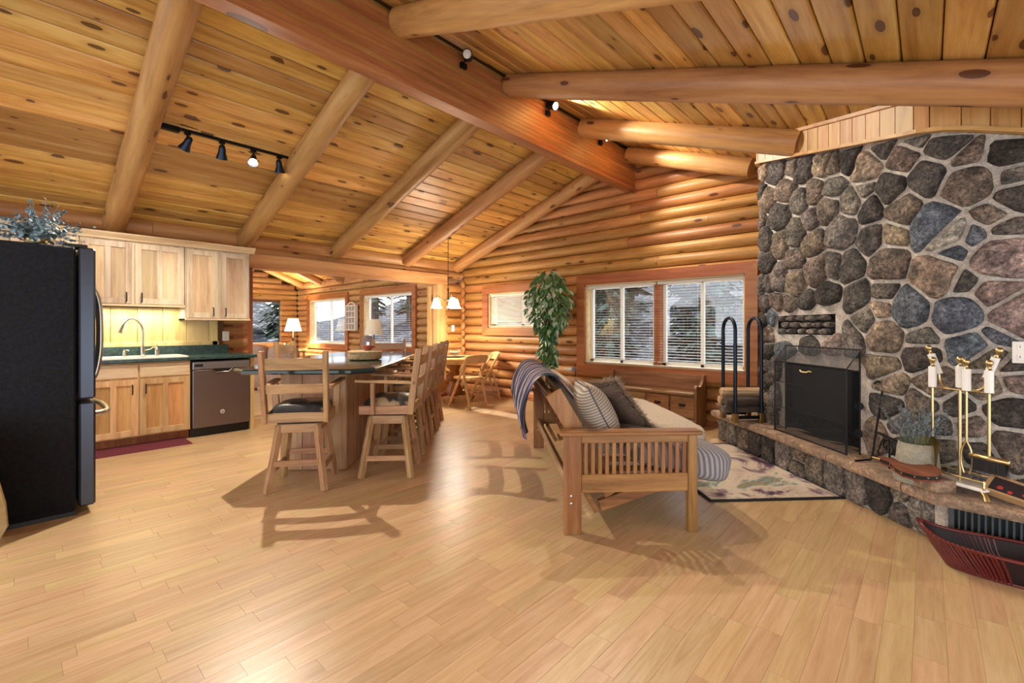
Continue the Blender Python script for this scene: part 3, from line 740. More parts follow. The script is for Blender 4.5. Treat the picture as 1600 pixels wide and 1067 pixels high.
# vent niche: dark recess packed with small stones
nb = MB(); s0, s1, z0, z1 = NICHE
nb.add([P_(s0, z0, -.05), P_(s1, z0, -.05), P_(s1, z1, -.05), P_(s0, z1, -.05)], [(0, 1, 2, 3)])
for (a, b) in (((s0, z0), (s1, z0)), ((s1, z0), (s1, z1)), ((s1, z1), (s0, z1)), ((s0, z1), (s0, z0))):
    nb.add([P_(a[0], a[1], 0), P_(b[0], b[1], 0), P_(b[0], b[1], -.16), P_(a[0], a[1], -.16)], [(0, 1, 2, 3)])
nb.build('vent_niche', M['darkbrick'], chim)
for j in range(3):
    for i in range(5):
        a = s0 + (i + .5 + (.3 if j % 2 else -.1)) * (s1 - s0) / 5.3; b = z0 + (j + .5) * (z1 - z0) / 3
        if a > s1 - .04: continue
        w_, h_ = rg.uniform(.042, .055), rg.uniform(.021, .027); po = [(a + w_ * cos(t_ * .7854), b + h_ * sin(t_ * .7854)) for t_ in range(8)]
        o = link(stone_mesh(po, fw, rg.uniform(.01, .03) + .012, 900 + j * 10 + i, M['stone'], CTI, 12), 'stone', chim); o.color = jit(PAL['g'], rg)
# ---- wood panel band between stone and ceiling
bs = -.02; k = 0
pb = thing('pine_fascia', 'band of upright pine boards between the stone chimney and the ceiling', 'panel', chim.location)
while bs < S1L + 1.5:
    wd = .118; a, b = bs + .003, bs + wd - .003
    if a < S1L < b: b = S1L - .003; wd = S1L - bs
    v0 = []
    for h_ in (.05, .075):
        v0 += [CTI @ fw(a, zt(a), h_), CTI @ fw(b, zt(b), h_), CTI @ fw(b, zc(fw(b, 0, h_).x) + .01, h_), CTI @ fw(a, zc(fw(a, 0, h_).x) + .01, h_)]
    MB().add(v0, [(3, 2, 1, 0), (4, 5, 6, 7), (0, 1, 5, 4), (1, 2, 6, 5), (2, 3, 7, 6), (3, 0, 4, 7)]).build('panel_board', M['panel'], pb)
    bs += wd; k += 1
def strip(z_off, hh, ww, nm, top):
    pts = [i * .1 - .03 for i in range(int((S1L + 1.5) / .1) + 1)]; mb = MB(); vs = []; fs = []
    for s in pts:
        for (h_, dz) in ((.045, 0), (.045 + ww, 0), (.045 + ww, hh), (.045, hh)):
            q = fw(s, 0, h_); q.z = (zc(q.x) - hh if top else zt(s) - .012) + dz; vs.append(CTI @ q)
    for i in range(len(pts) - 1):
        for k_ in range(4): fs.append((i * 4 + k_, i * 4 + (k_ + 1) % 4, i * 4 + 4 + (k_ + 1) % 4, i * 4 + 4 + k_))
    fs += [(0, 1, 2, 3), tuple((len(pts) - 1) * 4 + k_ for k_ in range(4))]
    mb.add(vs, fs).build(nm, M['header'], pb)
strip(0, .025, .045, 'lower_trim', False); strip(0, .028, .05, 'upper_trim', True)
q0 = fw(-.03, 0, .06)
MB().bar(CTI @ Vector((q0.x, q0.y, zt(0) - .02)), CTI @ Vector((q0.x, q0.y, zc(q0.x))), .03, .05, .004, (1, 1, 0)).build('corner_trim', M['header'], pb)
MB().bar(CTI @ Vector((q0.x + .03, q0.y + .3, zt(0) + .13)), CTI @ Vector((q0.x + .9, q0.y + .3, zt(0) - .2)), .04, .5).build('return_board', M['panel'], pb)
# ---- raised hearth: stone faces and sandstone slabs
HF = [D(5.03, 2.95), D(5.03, 2.55), D(4.68, 2.535), D(3.25, 2.585), D(2.66, 2.62), D(2.6, 2.62) + Vector((.02, 0, 0))]
HF[5] = Vector((.0, 3.70, 0)); HF[4] = D(2.66, 2.62)
HF = [D(5.03, 2.95), D(5.03, 2.55), D(3.25, 2.58), D(2.60, 2.61), Vector((.05, 3.58, 0)), Vector((1.9, 3.58, 0))]
hl = [0.0]
for a, b in zip(HF[:-1], HF[1:]): hl.append(hl[-1] + (b - a).length)
def hpos(s):
    for i in range(len(HF) - 1):
        if s <= hl[i + 1] or i == len(HF) - 2: return HF[i].lerp(HF[i + 1], (s - hl[i]) / (hl[i + 1] - hl[i]))
def hfw(s, z, h=0.0):
    p = sum((hpos(s + k_ * .025) for k_ in range(-2, 3)), Vector((0, 0, 0))) / 5
    t_ = (hpos(s + .06) - hpos(s - .06)).normalized(); n_ = Vector((t_.y, -t_.x, 0)); q = p + n_ * h; return Vector((q.x, q.y, z))
hm = MB(); pts = [i * .05 for i in range(int(hl[-1] / .05))]
for a, b in zip(pts[:-1], pts[1:]): hm.add([CTI @ hfw(a, 0, -.02), CTI @ hfw(b, 0, -.02), CTI @ hfw(b, .27, -.02), CTI @ hfw(a, .27, -.02)], [(0, 1, 2, 3)])
hm.build('hearth_mortar', M['mortar'], chim, 180)
hs = []; s = .05
while s < hl[-1] - .05:
    w_ = rg.uniform(.13, .24)
    if rg.random() < .35: hs += [[s + w_ / 2, .07, .05, rg.choice('tbgd')], [s + w_ / 2 + .02, .2, .05, rg.choice('tbgd')]]
    else: hs.append([s + w_ / 2, .135, .09, rg.choice('bdtgbk')])
    s += w_
VS0, VS1 = hl[4] + .04, hl[4] + .48              # vent grille place
for i, q in enumerate(hs):
    if VS0 - .08 < q[0] < VS1 + .08: continue
    poly = cell(q, .009, .004, .268, hs, (q[0] - .2, q[0] + .2))
    if poly:
        o = link(stone_mesh(poly, hfw, .02, 300 + i, M['stone'], CTI, 16), 'stone', chim); o.color = jit(PAL[q[3]], rg)
CAP = [D(5.10, 2.95), D(4.98, 2.45), D(4.6, 2.44), D(4.13, 2.475), D(3.3, 2.45), D(2.53, 2.44), Vector((.02, 3.44, 0)), Vector((.36, 3.41, 0)), Vector((1.9, 3.42, 0))]
BACK = [D(5.0, 3.1), D(4.6, 2.78), D(4.2, 2.8), D(3.6, 2.8), D(3.2, 2.8), D(2.62, 2.80), Vector((.1, 3.9, 0)), Vector((.45, 3.9, 0)), Vector((1.9, 3.9, 0))]
cuts = [0, 3, 4.1, 4.9, 5.5, 8]
def lerpl(P, t_):
    i = min(int(t_), len(P) - 2); return P[i].lerp(P[i + 1], t_ - i)
for c0, c1 in zip(cuts[:-1], cuts[1:]):
    n = max(6, int((c1 - c0) * 7)); top = []; vs = []; fs = []; m_ = 4
    g = .006 / max(.3, c1 - c0)
    for i in range(n + 1):
        t_ = c0 + (c1 - c0) * (g + (1 - 2 * g) * i / n); f_, b_ = lerpl(CAP, t_), lerpl(BACK, t_); o_ = (f_ - b_).normalized()
        wob = .010 * noise.noise((t_ * 5, 0, 3)) ; wob2 = .012 * noise.noise((t_ * 17, 2, 3))
        prof = [(b_, HZ), (f_ - o_ * .02, HZ + wob * .4), (f_ + o_ * (wob + wob2), HZ - .014), (f_ + o_ * (wob - wob2), HZ - .045), (f_ - o_ * .012, HZ - .062), (b_, HZ - .062)]
        for p, zz in prof: vs.append(CTI @ Vector((p.x, p.y, zz)))
    for i in range(n):
        for k_ in range(6): fs.append((i * 6 + k_, i * 6 + (k_ + 1) % 6, i * 6 + 6 + (k_ + 1) % 6, i * 6 + 6 + k_))
    fs += [tuple(range(6)), tuple(n * 6 + k_ for k_ in range(6))]
    MB().add(vs, fs).build('hearth_slab', M['sand'], chim, 45)
# vent grille set in the hearth face
vg = MB(); vent = thing('vent_grille', 'dark grey slotted air vent set in the hearth front', 'vent', CTI.inverted() @ Vector((0, 0, 0)))
VT = Matrix.Translation(-vent.location)
def vp(s, z, h): return VT @ hfw(s, z, h)
M['ventgrey'] = plain('vent_grey', '#4d5152', .55, .3)
for (z0, z1) in ((.105, .125), (.235, .258)):
    MB().bar(vp(VS0, (z0 + z1) / 2, .012), vp(VS1, (z0 + z1) / 2, .012), .03, z1 - z0, .003).build('frame_rail', M['ventgrey'], vent)
for s in (VS0 + .01, VS1 - .01): MB().bar(vp(s, .105, .012), vp(s, .258, .012), .025, .03, .003, (0, 1, 0)).build('frame_stile', M['ventgrey'], vent)
s = VS0 + .04
while s < VS1 - .02:
    MB().bar(vp(s, .12, .008), vp(s, .24, .008), .009, .02, 0, (0, 1, 0)).build('louver', M['ventgrey'], vent); s += .026
MB().bar(vp(VS0, .18, -.012), vp(VS1, .18, -.012), .01, .15).build('backing', M['blackplastic'], vent)
# ================================================================ KITCHEN
XF = -6.13; XU = -6.39; ZC = .92
M['counter'] = stonemat('green_laminate', 0, 3.0, .28, base='#2e4a48'); 
_b = M['counter'].node_tree.nodes['Principled BSDF']; 
for l_ in list(_b.inputs['Normal'].links): M['counter'].node_tree.links.remove(l_)
M['islandtop'] = plain('island_green', '#1f302d', .12)
M['dark_pull'] = plain('dark_bronze', '#3a322c', .4, .7)
def door(parent, y0, y1, z0, z1, xf, mats, pull=None, mid=True, nm='door'):
    """cabinet door facing +x: stiles and rails with recessed panels; the door object holds the frame"""
    st, ra, th_ = .055, .06, .02; fr = MB()
    fr.box((xf - th_ / 2, y0 + st / 2, (z0 + z1) / 2), (th_, st, z1 - z0), .002).box((xf - th_ / 2, y1 - st / 2, (z0 + z1) / 2), (th_, st, z1 - z0), .002)
    fr.box((xf - th_ / 2, (y0 + y1) / 2, z0 + ra / 2), (th_, y1 - y0 - 2 * st, ra), .002).box((xf - th_ / 2, (y0 + y1) / 2, z1 - ra / 2), (th_, y1 - y0 - 2 * st, ra), .002)
    if mid: fr.box((xf - th_ / 2, (y0 + y1) / 2, (z0 + z1) / 2), (th_, st * .9, z1 - z0 - 2 * ra), .002)
    d = fr.build(nm, mats[0], parent)
    cells = [(y0 + st, y1 - st)] if not mid else [(y0 + st, (y0 + y1) / 2 - st * .45), ((y0 + y1) / 2 + st * .45, y1 - st)]
    for a, b in cells: MB().box((xf - th_ + .004, (a + b) / 2, (z0 + z1) / 2), (.008, b - a, z1 - z0 - 2 * ra)).build('door_panel', mats[1], d)
    if pull:
        py, pz = pull; p = MB(); p.tube(catmull([(xf, py, pz - .05), (xf + .025, py, pz - .04), (xf + .028, py, pz), (xf + .025, py, pz + .04), (xf, py, pz + .05)], 3), .006, 6)
        p.build('handle', M['dark_pull'], d, 60)
    return d
M['cab2'] = wood('hickory_panel', '#b08f6c', '#cfb18b', '#dec5a3', 'z', .5, .9, var=.4)
M['cabl2'] = wood('hickory_low_panel', '#b07c42', '#cf9c5e', '#deb37a', 'z', .48, .9, var=.4)
def upper(y0, y1, z0, z1, label, doors):
    t_ = thing('wall_cabinet', label, 'cabinet', (XU - .16, (y0 + y1) / 2, z0)); b = MB(); inv = Matrix.Translation(-t_.location)
    MB().box(((XU - .02 + XK) / 2, (y0 + y1) / 2, (z0 + z1) / 2), (XU - .02 - XK, y1 - y0, z1 - z0), .003).build('body', M['cab'], t_).matrix_basis = inv
    for (a, b_, pull) in doors:
        d = door(t_, a, b_, z0 + .03, z1 - .02, XU, (M['cab'], M['cab2']), pull, (b_ - a) > .35); d.matrix_basis = inv
    MB().box(((XU + XK) / 2 + .01, (y0 + y1) / 2, z0 + .012), (XU - XK + .02, y1 - y0, .024), .003).build('light_rail', M['cabx'], t_).matrix_basis = inv
    return t_
u0 = upper(-.55, .45, 1.49, 2.19, 'pale hickory wall cabinet above and behind the black refrigerator', [(-.5, -.03, (-.08, 1.6)), (-.02, .42, (.03, 1.6))])
u1 = upper(.455, 1.345, 1.48, 2.19, 'pale hickory wall cabinet with two doors over the sink', [(.47, .868, (.82, 1.58)), (.895, 1.33, (.95, 1.58))])
u2 = upper(1.35, 2.035, 1.335, 2.19, 'taller pale hickory wall cabinet over the dishwasher, hung lower than its neighbour', [(1.365, 1.678, (1.63, 1.44)), (1.715, 2.02, (1.76, 1.44))])
cr = thing('crown_moulding', 'pale crown moulding along the top of the hickory wall cabinets', 'moulding', (XU, .7, 2.19))
MB().prism([(XK + .01, 0), (XU + .005, 0), (XU + .012, .02), (XU + .05, .055), (XU + .055, .07), (XK + .01, .07)], -.55, 2.085, 'y').build('crown', M['cabx'], cr).matrix_basis = Matrix.Translation((-XU, -.7, 0))
# base cabinet under the sink
sb = thing('sink_cabinet', 'hickory base cabinet with two panelled doors and false drawers under the sink', 'cabinet', (XF - .3, .92, 0)); inv = Matrix.Translation(-sb.location)
MB().box(((XF - .02 + XK) / 2, .915, .49), (XF - .02 - XK, .86, .78), .003).build('body', M['cabl'], sb).matrix_basis = inv
MB().box(((XF - .08 + XK) / 2, .915, .05), (XF - .08 - XK, .86, .1)).build('toe_kick', M['pedestal'], sb).matrix_basis = inv
for (a, b, pull) in ((.49, .882, (.835, .6)), (.897, 1.336, (.945, .6))):
    door(sb, a, b, .115, .705, XF, (M['cabl'], M['cabl2']), pull).matrix_basis = inv
    MB().box((XF - .01, (a + b) / 2, .795), (.02, b - a, .14), .004).build('drawer_front', M['cabx'], sb).matrix_basis = inv
cl = thing('base_cabinet', 'hickory base cabinet beyond the sink cabinet, beside the refrigerator', 'cabinet', (XF - .3, 0, 0)); inv = Matrix.Translation(-cl.location)
MB().box(((XF - .02 + XK) / 2, -.05, .49), (XF - .02 - XK, 1.06, .78), .003).build('body', M['cabl'], cl).matrix_basis = inv
MB().box(((XF - .08 + XK) / 2, -.05, .05), (XF - .08 - XK, 1.06, .1)).build('toe_kick', M['pedestal'], cl).matrix_basis = inv
for (a, b) in ((-.56, -.05), (-.04, .47)): door(cl, a, b, .115, .87, XF, (M['cabl'], M['cabl2']), None).matrix_basis = inv
ep = MB().box(((XF + XK) / 2 - .01, 1.985, .44), (XF - XK - .02, .045, .88), .003).build('cabinet_gable', M['cabl']); tag(ep, 'hickory end panel closing the counter run beside the dishwasher', 'panel')
# counter
ct = thing('countertop', 'speckled dark green countertop with low backsplash along the kitchen wall', 'countertop', (XF - .3, .7, ZC - .04)); inv = Matrix.Translation(-ct.location)
MB().box(((-6.1 + XK) / 2, -.3, ZC - .018), (-6.1 - XK, .66, .036), .006).build('top_slab', M['counter'], ct).matrix_basis = inv
MB().box(((-6.1 + XK) / 2, 1.735, ZC - .018), (-6.1 - XK, .63, .036), .006).build('top_slab', M['counter'], ct).matrix_basis = inv
MB().box((-6.145, .72, ZC - .018), (.09, 1.40, .036), .006).build('top_slab', M['counter'], ct).matrix_basis = inv
MB().box((-6.65, .72, ZC - .018), (.14, 1.40, .036), .006).build('top_slab', M['counter'], ct).matrix_basis = inv
MB().box((-6.385, .30, ZC - .018), (.39, .53, .036)).build('top_slab', M['counter'], ct).matrix_basis = inv
MB().box((-6.385, 1.38, ZC - .018), (.39, .09, .036)).build('top_slab', M['counter'], ct).matrix_basis = inv
MB().box((XK + .012, .63, ZC + .055), (.022, 2.5, .11), .003).build('backsplash', M['counter'], ct).matrix_basis = inv
# sink
sk = thing('sink', 'white drop-in kitchen sink set in the green counter', 'sink', (-6.385, .93, ZC)); 
rim = MB()
def rr(w, h, r, z, n=5):
    out = []
    for (cx, cy, a0) in ((w - r, h - r, 0), (-w + r, h - r, 90), (-w + r, -h + r, 180), (w - r, -h + r, 270)):
        for k_ in range(n + 1):
            a = radians(a0 + 90 * k_ / n); out.append((cx + r * cos(a), cy + r * sin(a), z))
    return out
rings = [rr(.255, .41, .06, -.002), rr(.252, .408, .06, .012), rr(.235, .39, .05, .014), rr(.19, .34, .05, .006), rr(.17, .32, .05, -.15), rr(.05, .1, .03, -.16)]
vs = [p for r_ in rings for p in r_]; n = len(rings[0]); fs = []
for i in range(len(rings) - 1):
    for k_ in range(n): fs.append((i * n + k_, i * n + (k_ + 1) % n, (i + 1) * n + (k_ + 1) % n, (i + 1) * n + k_))
fs.append(tuple((len(rings) - 1) * n + k_ for k_ in range(n)))
MB().add(vs, fs).build('basin', M['white'], sk, 50)
fc = thing('faucet', 'brushed nickel gooseneck faucet behind the white sink', 'faucet', (-6.6, .99, ZC))
MB().lathe([(.03, 0), (.03, .012), (.022, .02), (.02, .1), (.014, .12)], 14).build('base', M['chrome'], fc, 40)
MB().tube(catmull([(0, 0, .1), (0, 0, .3), (.01, -.03, .38), (.05, -.09, .43), (.09, -.15, .41), (.11, -.19, .35)], 5), .011, 8).build('neck', M['chrome'], fc, 60)
MB().tube([(.108, -.185, .36), (.115, -.2, .31), (.12, -.21, .27)], [.013, .016, .02], 10).build('spray_head', M['chrome'], fc, 40)
MB().tube([(0, .02, .07), (.02, .06, .08), (.04, .1, .11)], .006, 6).build('lever', M['chrome'], fc, 60)
sd = thing('soap_dispenser', 'small nickel soap pump on the sink left of the faucet', 'soap pump', (-6.6, .83, ZC)); MB().lathe([(.018, 0), (.018, .06), (.012, .065), (.012, .08), (.0, .085)], 12).build('body', M['chrome'], sd, 40)
MB().tube([(0, 0, .075), (.02, .02, .08), (.035, .035, .072)], .006, 6).build('spout', M['chrome'], sd, 60)
so = thing('soap_bottle', 'clear pointed soap bottle on the sink right of the faucet', 'bottle', (-6.6, 1.12, ZC)); MB().lathe([(.026, 0), (.026, .06), (.02, .085), (.008, .1), (.006, .13), (0, .132)], 12).build('body', M['chrome'], so, 40)
MB().tube([(0, 0, .105), (.03, -.03, .1)], .005, 6).build('spout', M['white'], so, 60)
# backsplash boards on the wall
bsb = struct(MB().box((XK - .006, .68, 1.25), (.008, 2.3, .5)).build('trim_5', M['gap'])); y = -.45
while y < 1.74:
    w_ = min(.235, 1.76 - y); MB().box((XK + .004, y + w_ / 2, 1.26), (.014, w_ - .004, .47), .003).build('backsplash_board', M['palepine'], bsb); y += w_
MB().box((XK + .013, .65, 1.055), (.012, 2.24, .05), .003).build('ledge', M['palepine'], bsb); MB().box((XK + .013, 1.73, 1.24), (.012, .06, .42), .003).build('edge_board', M['palepine'], bsb)
# wall plates
def plate(name, label, loc, rz, kind='switch'):
    t_ = thing(name, label, kind, loc, rz); MB().box((0, -.004, 0), (.075, .008, .12), .003).build('cover_plate', M['plate'], t_)
    if kind == 'outlet':
        for dz in (-.028, .028):
            f_ = MB().box((0, -.009, dz), (.036, .004, .032), .004).build('socket', M['white'], t_)
            for dx in (-.008, .008): MB().box((dx, -.0115, dz + .003), (.003, .002, .012)).build('slot', M['blackplastic'], f_)
    else: MB().box((0, -.012, 0), (.014, .014, .03), .003).build('toggle', M['white'], t_)
    return t_
plate('outlet', 'white plug-in device on the log wall beside the wall cabinet', (XK + .015, 1.85, 1.14), pi / 2, 'outlet')
plate('light_switch', 'white light switch on the log end by the dining corner', (XK + .02, 5.66, 1.23), pi / 2)
plate('outlet', 'white double outlet set into the fireplace stone', (.385, 3.752, 1.115), 0, 'outlet')
# under cabinet glow
lamp('AREA', 'under_cabinet_light', (-6.56, .9, 1.465), 4, (1, .9, .6), (.06, .8), (-6.56, .9, 1.0))
# dishwasher
M['slate'] = plain('slate_steel', '#7d706b', .36, .75); M['slatepanel'] = plain('slate_panel', '#8b8788', .3, .6)
dw = thing('dishwasher', 'slate grey dishwasher with pocket handle under the green counter', 'dishwasher', (XF - .3, 1.65, 0)); inv = Matrix.Translation(-dw.location)
MB().box(((XF - .03 + XK) / 2, 1.65, .485), (XF - .03 - XK, .6, .76)).build('body', M['blackplastic'], dw).matrix_basis = inv
MB().box((XF - .005, 1.655, .435), (.03, .585, .66), .006).build('front_panel', M['slate'], dw).matrix_basis = inv
cp = MB().box((XF - .004, 1.655, .815), (.032, .585, .09), .006).build('control_panel', M['slatepanel'], dw); cp.matrix_basis = inv
MB().box((XF + .0125, 1.42, .818), (.002, .08, .03)).build('maker_badge', M['blackplastic'], cp)
for k_ in range(9): MB().box((XF + .0125, 1.55 + k_ * .03, .812), (.002, .014, .008)).build('button', plain('button_grey', '#6d6a70', .5) if k_ == 0 else bpy.data.materials['button_grey'], cp)
MB().prism([(1.545, .772), (1.755, .772), (1.72, .735), (1.58, .735)], XF + .006, XF + .0115, 'x').build('pocket', M['blackplastic'], dw).matrix_basis = inv
MB().tube([(XF + .012, 1.54, .774), (XF + .014, 1.578, .733), (XF + .014, 1.722, .733), (XF + .012, 1.76, .774)], .006, 6).build('pocket_lip', M['chrome'], dw, 60).matrix_basis = inv
MB().box((XF - .06, 1.65, .05), (.02, .6, .1)).build('toe_panel', M['blackplastic'], dw).matrix_basis = inv
lg = MB(); lg.tube([(XF + .012, 1.655 + .019 * cos(a * pi / 9), .265 + .019 * sin(a * pi / 9)) for a in range(18)], .0035, 6, True); lgo = lg.build('round_emblem', M['white'], dw, 60); lgo.matrix_basis = inv
MB().tube([(XF + .012, 1.655 + .009 * cos(a * pi / 6), .265 + .009 * sin(a * pi / 6)) for a in range(10)], .002, 5).build('emblem_script', M['white'], lgo, 60)
# floor mat
M['burgundy'] = fabric('burgundy_pile', '#501522', '#7a2a38', 160)
mt = MB(); mt.add([(-.2, -.45, 0), (.22, -.45, 0), (.22, .385, 0), (-.2, .385, 0), (-.19, -.44, .014), (.2, -.44, .014), (.2, .37, .014), (-.19, .37, .014)], [(0, 3, 2, 1), (4, 5, 6, 7), (0, 1, 5, 4), (1, 2, 6, 5), (2, 3, 7, 6), (3, 0, 4, 7)])
tag(mt.build('floor_mat', M['burgundy'], None, None, (-6.06, .92, 0)), 'burgundy floor mat in front of the sink cabinet', 'mat')
# refrigerator: side panel faces the room, doors face +y
M['fridgeside'] = stonemat('black_textured_steel', 0, 5.0, .42, base='#151b26'); M['fridgeside'].node_tree.nodes['Principled BSDF'].inputs['Metallic'].default_value = .3
M['fridgedoor'] = plain('black_stainless', '#4a505c', .3, .8)
fx0, fx1 = -5.09, -4.18
fr = thing('refrigerator', 'tall black stainless refrigerator with bottom freezer and curved handles', 'refrigerator', ((fx0 + fx1) / 2, -.05, 0)); inv = Matrix.Translation(-fr.location)
def fp(mb, n, m_, par=None, ang=None):
    o = mb.build(n, m_, par or fr, ang); o.matrix_basis = inv if par is None else Matrix(); return o
fp(MB().box(((fx0 + fx1) / 2, -.08, .91), (fx1 - fx0, .72, 1.76), .012), 'body', M['fridgeside'])
fp(MB().box(((fx0 + fx1) / 2, -.05, .015), (fx1 - fx0 - .04, .66, .03)), 'base_grille', M['blackplastic'])
dl = fp(MB().box((fx0 + .2245, .335, 1.28), (.449, .085, 1.02), .012), 'door', M['fridgedoor'])
dr = fp(MB().box((fx1 - .2285, .335, 1.28), (.449, .085, 1.02), .012), 'door', M['fridgedoor'])
fz = fp(MB().box(((fx0 + fx1) / 2, .335, .40), (fx1 - fx0 - .01, .085, .70), .012), 'freezer_drawer', M['fridgedoor'])
for xx, dd in (((fx0 + fx1) / 2 - .05, dl), ((fx0 + fx1) / 2 + .05, dr)):
    MB().tube(catmull([(xx, .375, .86), (xx, .41, .9), (xx, .435, 1.05), (xx, .44, 1.2), (xx, .435, 1.4), (xx, .41, 1.52), (xx, .375, 1.56)], 4), .017, 8).build('handle', M['chrome'], dd, 60)
MB().tube(catmull([(fx0 + .1, .375, .66), (fx0 + .13, .43, .66), (fx0 + .3, .46, .66), (fx1 - .3, .46, .66), (fx1 - .12, .44, .66), (fx1 - .07, .375, .66)], 4), .02, 8).build('handle', M['chrome'], fz, 60)
for xx in (fx0 + .06, fx1 - .1): fp(MB().box((xx, .28, 1.80), (.14, .12, .025), .005), 'hinge_cover', M['blackplastic'])
# eucalyptus in a brass pot on top
M['euca'] = plain('eucalyptus_leaf', '#7f99a6', .55); M['euca2'] = plain('eucalyptus_dark', '#4f6a70', .55)
pe = thing('potted_eucalyptus', 'blue-grey eucalyptus sprigs in a brass pot on the refrigerator', 'plant', (-4.34, .1, 1.79))
MB().lathe([(.045, 0), (.055, .02), (.06, .07), (.058, .075), (.05, .07), (.045, .03)], 16).build('pot', M['brass'], pe, 50)
rg = random.Random(4); stems = MB(); l1 = MB(); l2 = MB()
for k_ in range(48):
    a = rg.random() * 6.28; el = rg.uniform(.05, 1.3); L = rg.uniform(.18, .33); d = Vector((cos(a) * cos(el), sin(a) * cos(el), sin(el)))
    pts = [Vector((0, 0, .06)) + d * L * t_ + Vector((0, 0, -.05 * t_ * t_)) for t_ in (0, .33, .66, 1.0)]; stems.tube(pts, .0022, 4)
    for j in range(15):
        t_ = .15 + .85 * j / 14; p = pts[0].lerp(pts[3], t_); s_ = Vector((rg.uniform(-1, 1), rg.uniform(-1, 1), rg.uniform(-1, 1))).normalized(); n_ = d.cross(s_).normalized(); r_ = .024 * (1.15 - .6 * t_)
        (l1 if rg.random() < .7 else l2).add([p, p + s_ * r_ + n_ * r_ * .55, p + s_ * r_ * 2, p + s_ * r_ - n_ * r_ * .55], [(0, 1, 2, 3)])
tag(stems.build('stems', M['euca2'], pe), kind='stuff'); tag(l1.build('foliage', M['euca'], pe, recalc=False), kind='stuff'); tag(l2.build('dark_foliage', M['euca2'], pe, recalc=False), kind='stuff')
# thing at the picture edge: wooden step stool with oval hand holes beside the refrigerator
M['stoolgrey'] = plain('worn_blue_paint', '#8d93a8', .5)
ss_ = thing('step_stool', 'small worn step stool with oval hand holes beside the refrigerator', 'stool', (-4.13, -.212, 0), 0)
ss_.rotation_euler = (0, 0, radians(-15))
for dx in (0, .22):
    sp_ = MB().prism([(-.2, 0), (.17, 0), (.195, .06), (.185, .2), (.14, .42), (.10, .72), (-.12, .72), (-.2, .2)], dx - .012, dx + .012, 'x').build('side_panel', M['almond'], ss_)
    for zz, w_ in ((.62, .045), (.36, .055)):
        MB().lathe([(w_, 0), (w_ * .9, .003), (0, .003)], 16, (0, 0, 0), Matrix.Translation((dx + .012, .03, zz)) @ Matrix.Rotation(pi / 2, 4, 'Y')).build('hand_hole', M['blackplastic'], sp_)
MB().box((.11, .03, .25), (.2, .24, .022), .005).build('tread', M['stoolgrey'], ss_)
MB().box((.11, -.01, .71), (.25, .24, .024), .006).build('top_tread', M['stoolgrey'], ss_)
MB().box((.11, -.12, .45), (.2, .02, .12), .004).build('back_rail', M['stoolgrey'], ss_)

# ================================================================ ISLAND AND BAR STOOLS (diagonal)
IU0, IU1 = 3.70, 6.35; IV0, IV1 = -2.12, -.965
isl = thing('kitchen_island', 'oak kitchen island with dark green countertop of clipped corners', 'island', D(5.05, -1.55), R45)
pl_ = [(IV0 + .14, IU0), (IV1 - .16, IU0), (IV1, IU0 + .14), (IV1, IU1 - .14), (IV1 - .16, IU1), (IV0 + .14, IU1), (IV0, IU1 - .14), (IV0, IU0 + .14)]
o5 = lambda P: [(a + 1.55, b - 5.05) for a, b in P]
P5 = o5(pl_)
def inset(P, d):
    c = (sum(p[0] for p in P) / len(P), sum(p[1] for p in P) / len(P))
    return [(p[0] + (d if p[0] < c[0] else -d) , p[1] + (d if p[1] < c[1] else -d)) for p in P]
vs = []; Q = [(inset(P5, .012), .875), (P5, .885), (P5, .905), (inset(P5, .012), .917), (inset(P5, .02), .918)]
for P, z in Q: vs += [(a, b, z) for a, b in P]
fs = [tuple(range(7, -1, -1)), tuple(32 + k_ for k_ in range(8))]
for i in range(4):
    for k_ in range(8): fs.append((i * 8 + k_, i * 8 + (k_ + 1) % 8, i * 8 + 8 + (k_ + 1) % 8, i * 8 + 8 + k_))
MB().add(vs, fs).build('countertop', M['islandtop'], isl, 30)
bx0, bx1, by0, by1 = -1.84 + 1.55, -1.28 + 1.55, 4.07 - 5.05, 6.05 - 5.05
MB().box(((bx0 + bx1) / 2, (by0 + by1) / 2, .05), (bx1 - bx0 - .06, by1 - by0 - .06, .1)).build('plinth', M['pedestal'], isl)
MB().box(((bx0 + bx1) / 2, (by0 + by1) / 2, .475), (bx1 - bx0 - .03, by1 - by0 - .03, .8)).build('core', M['island'], isl)
n = 8
for k_ in range(n):
    w_ = (by1 - by0) / n
    for xx in (bx0 + .005, bx1 - .005): MB().box((xx, by0 + (k_ + .5) * w_, .44), (.02, w_ - .004, .87), .003).build('panel_board', M['island'], isl)
for k_ in range(3):
    w_ = (bx1 - bx0) / 3
    for yy in (by0 + .003, by1 - .003): MB().box((bx0 + (k_ + .5) * w_, yy, .44), (w_ - .004, .02, .87), .003).build('panel_board', M['island'], isl)
M['hide'] = NT('mottled_hide'); t = M['hide']; v = t.coords((1, 1, 1)); n_ = t.n('TexNoise', Scale=5.5, Detail=2.0); t.l(v, n_.inputs['Vector'])
n2_ = t.n('TexNoise', Scale=60, Detail=3.0); t.l(v, n2_.inputs['Vector'])
t.l(t.mix(.25, t.ramp(n_.outputs[0], [(.5, lin('#26272c')), (.56, lin('#3a3838')), (.6, lin('#9a8768')), (.7, lin('#b29a78'))]), n2_.outputs[0], 'OVERLAY'), t.b.inputs['Base Color']); t.b.inputs['Roughness'].default_value = .42; M['hide'] = t.m
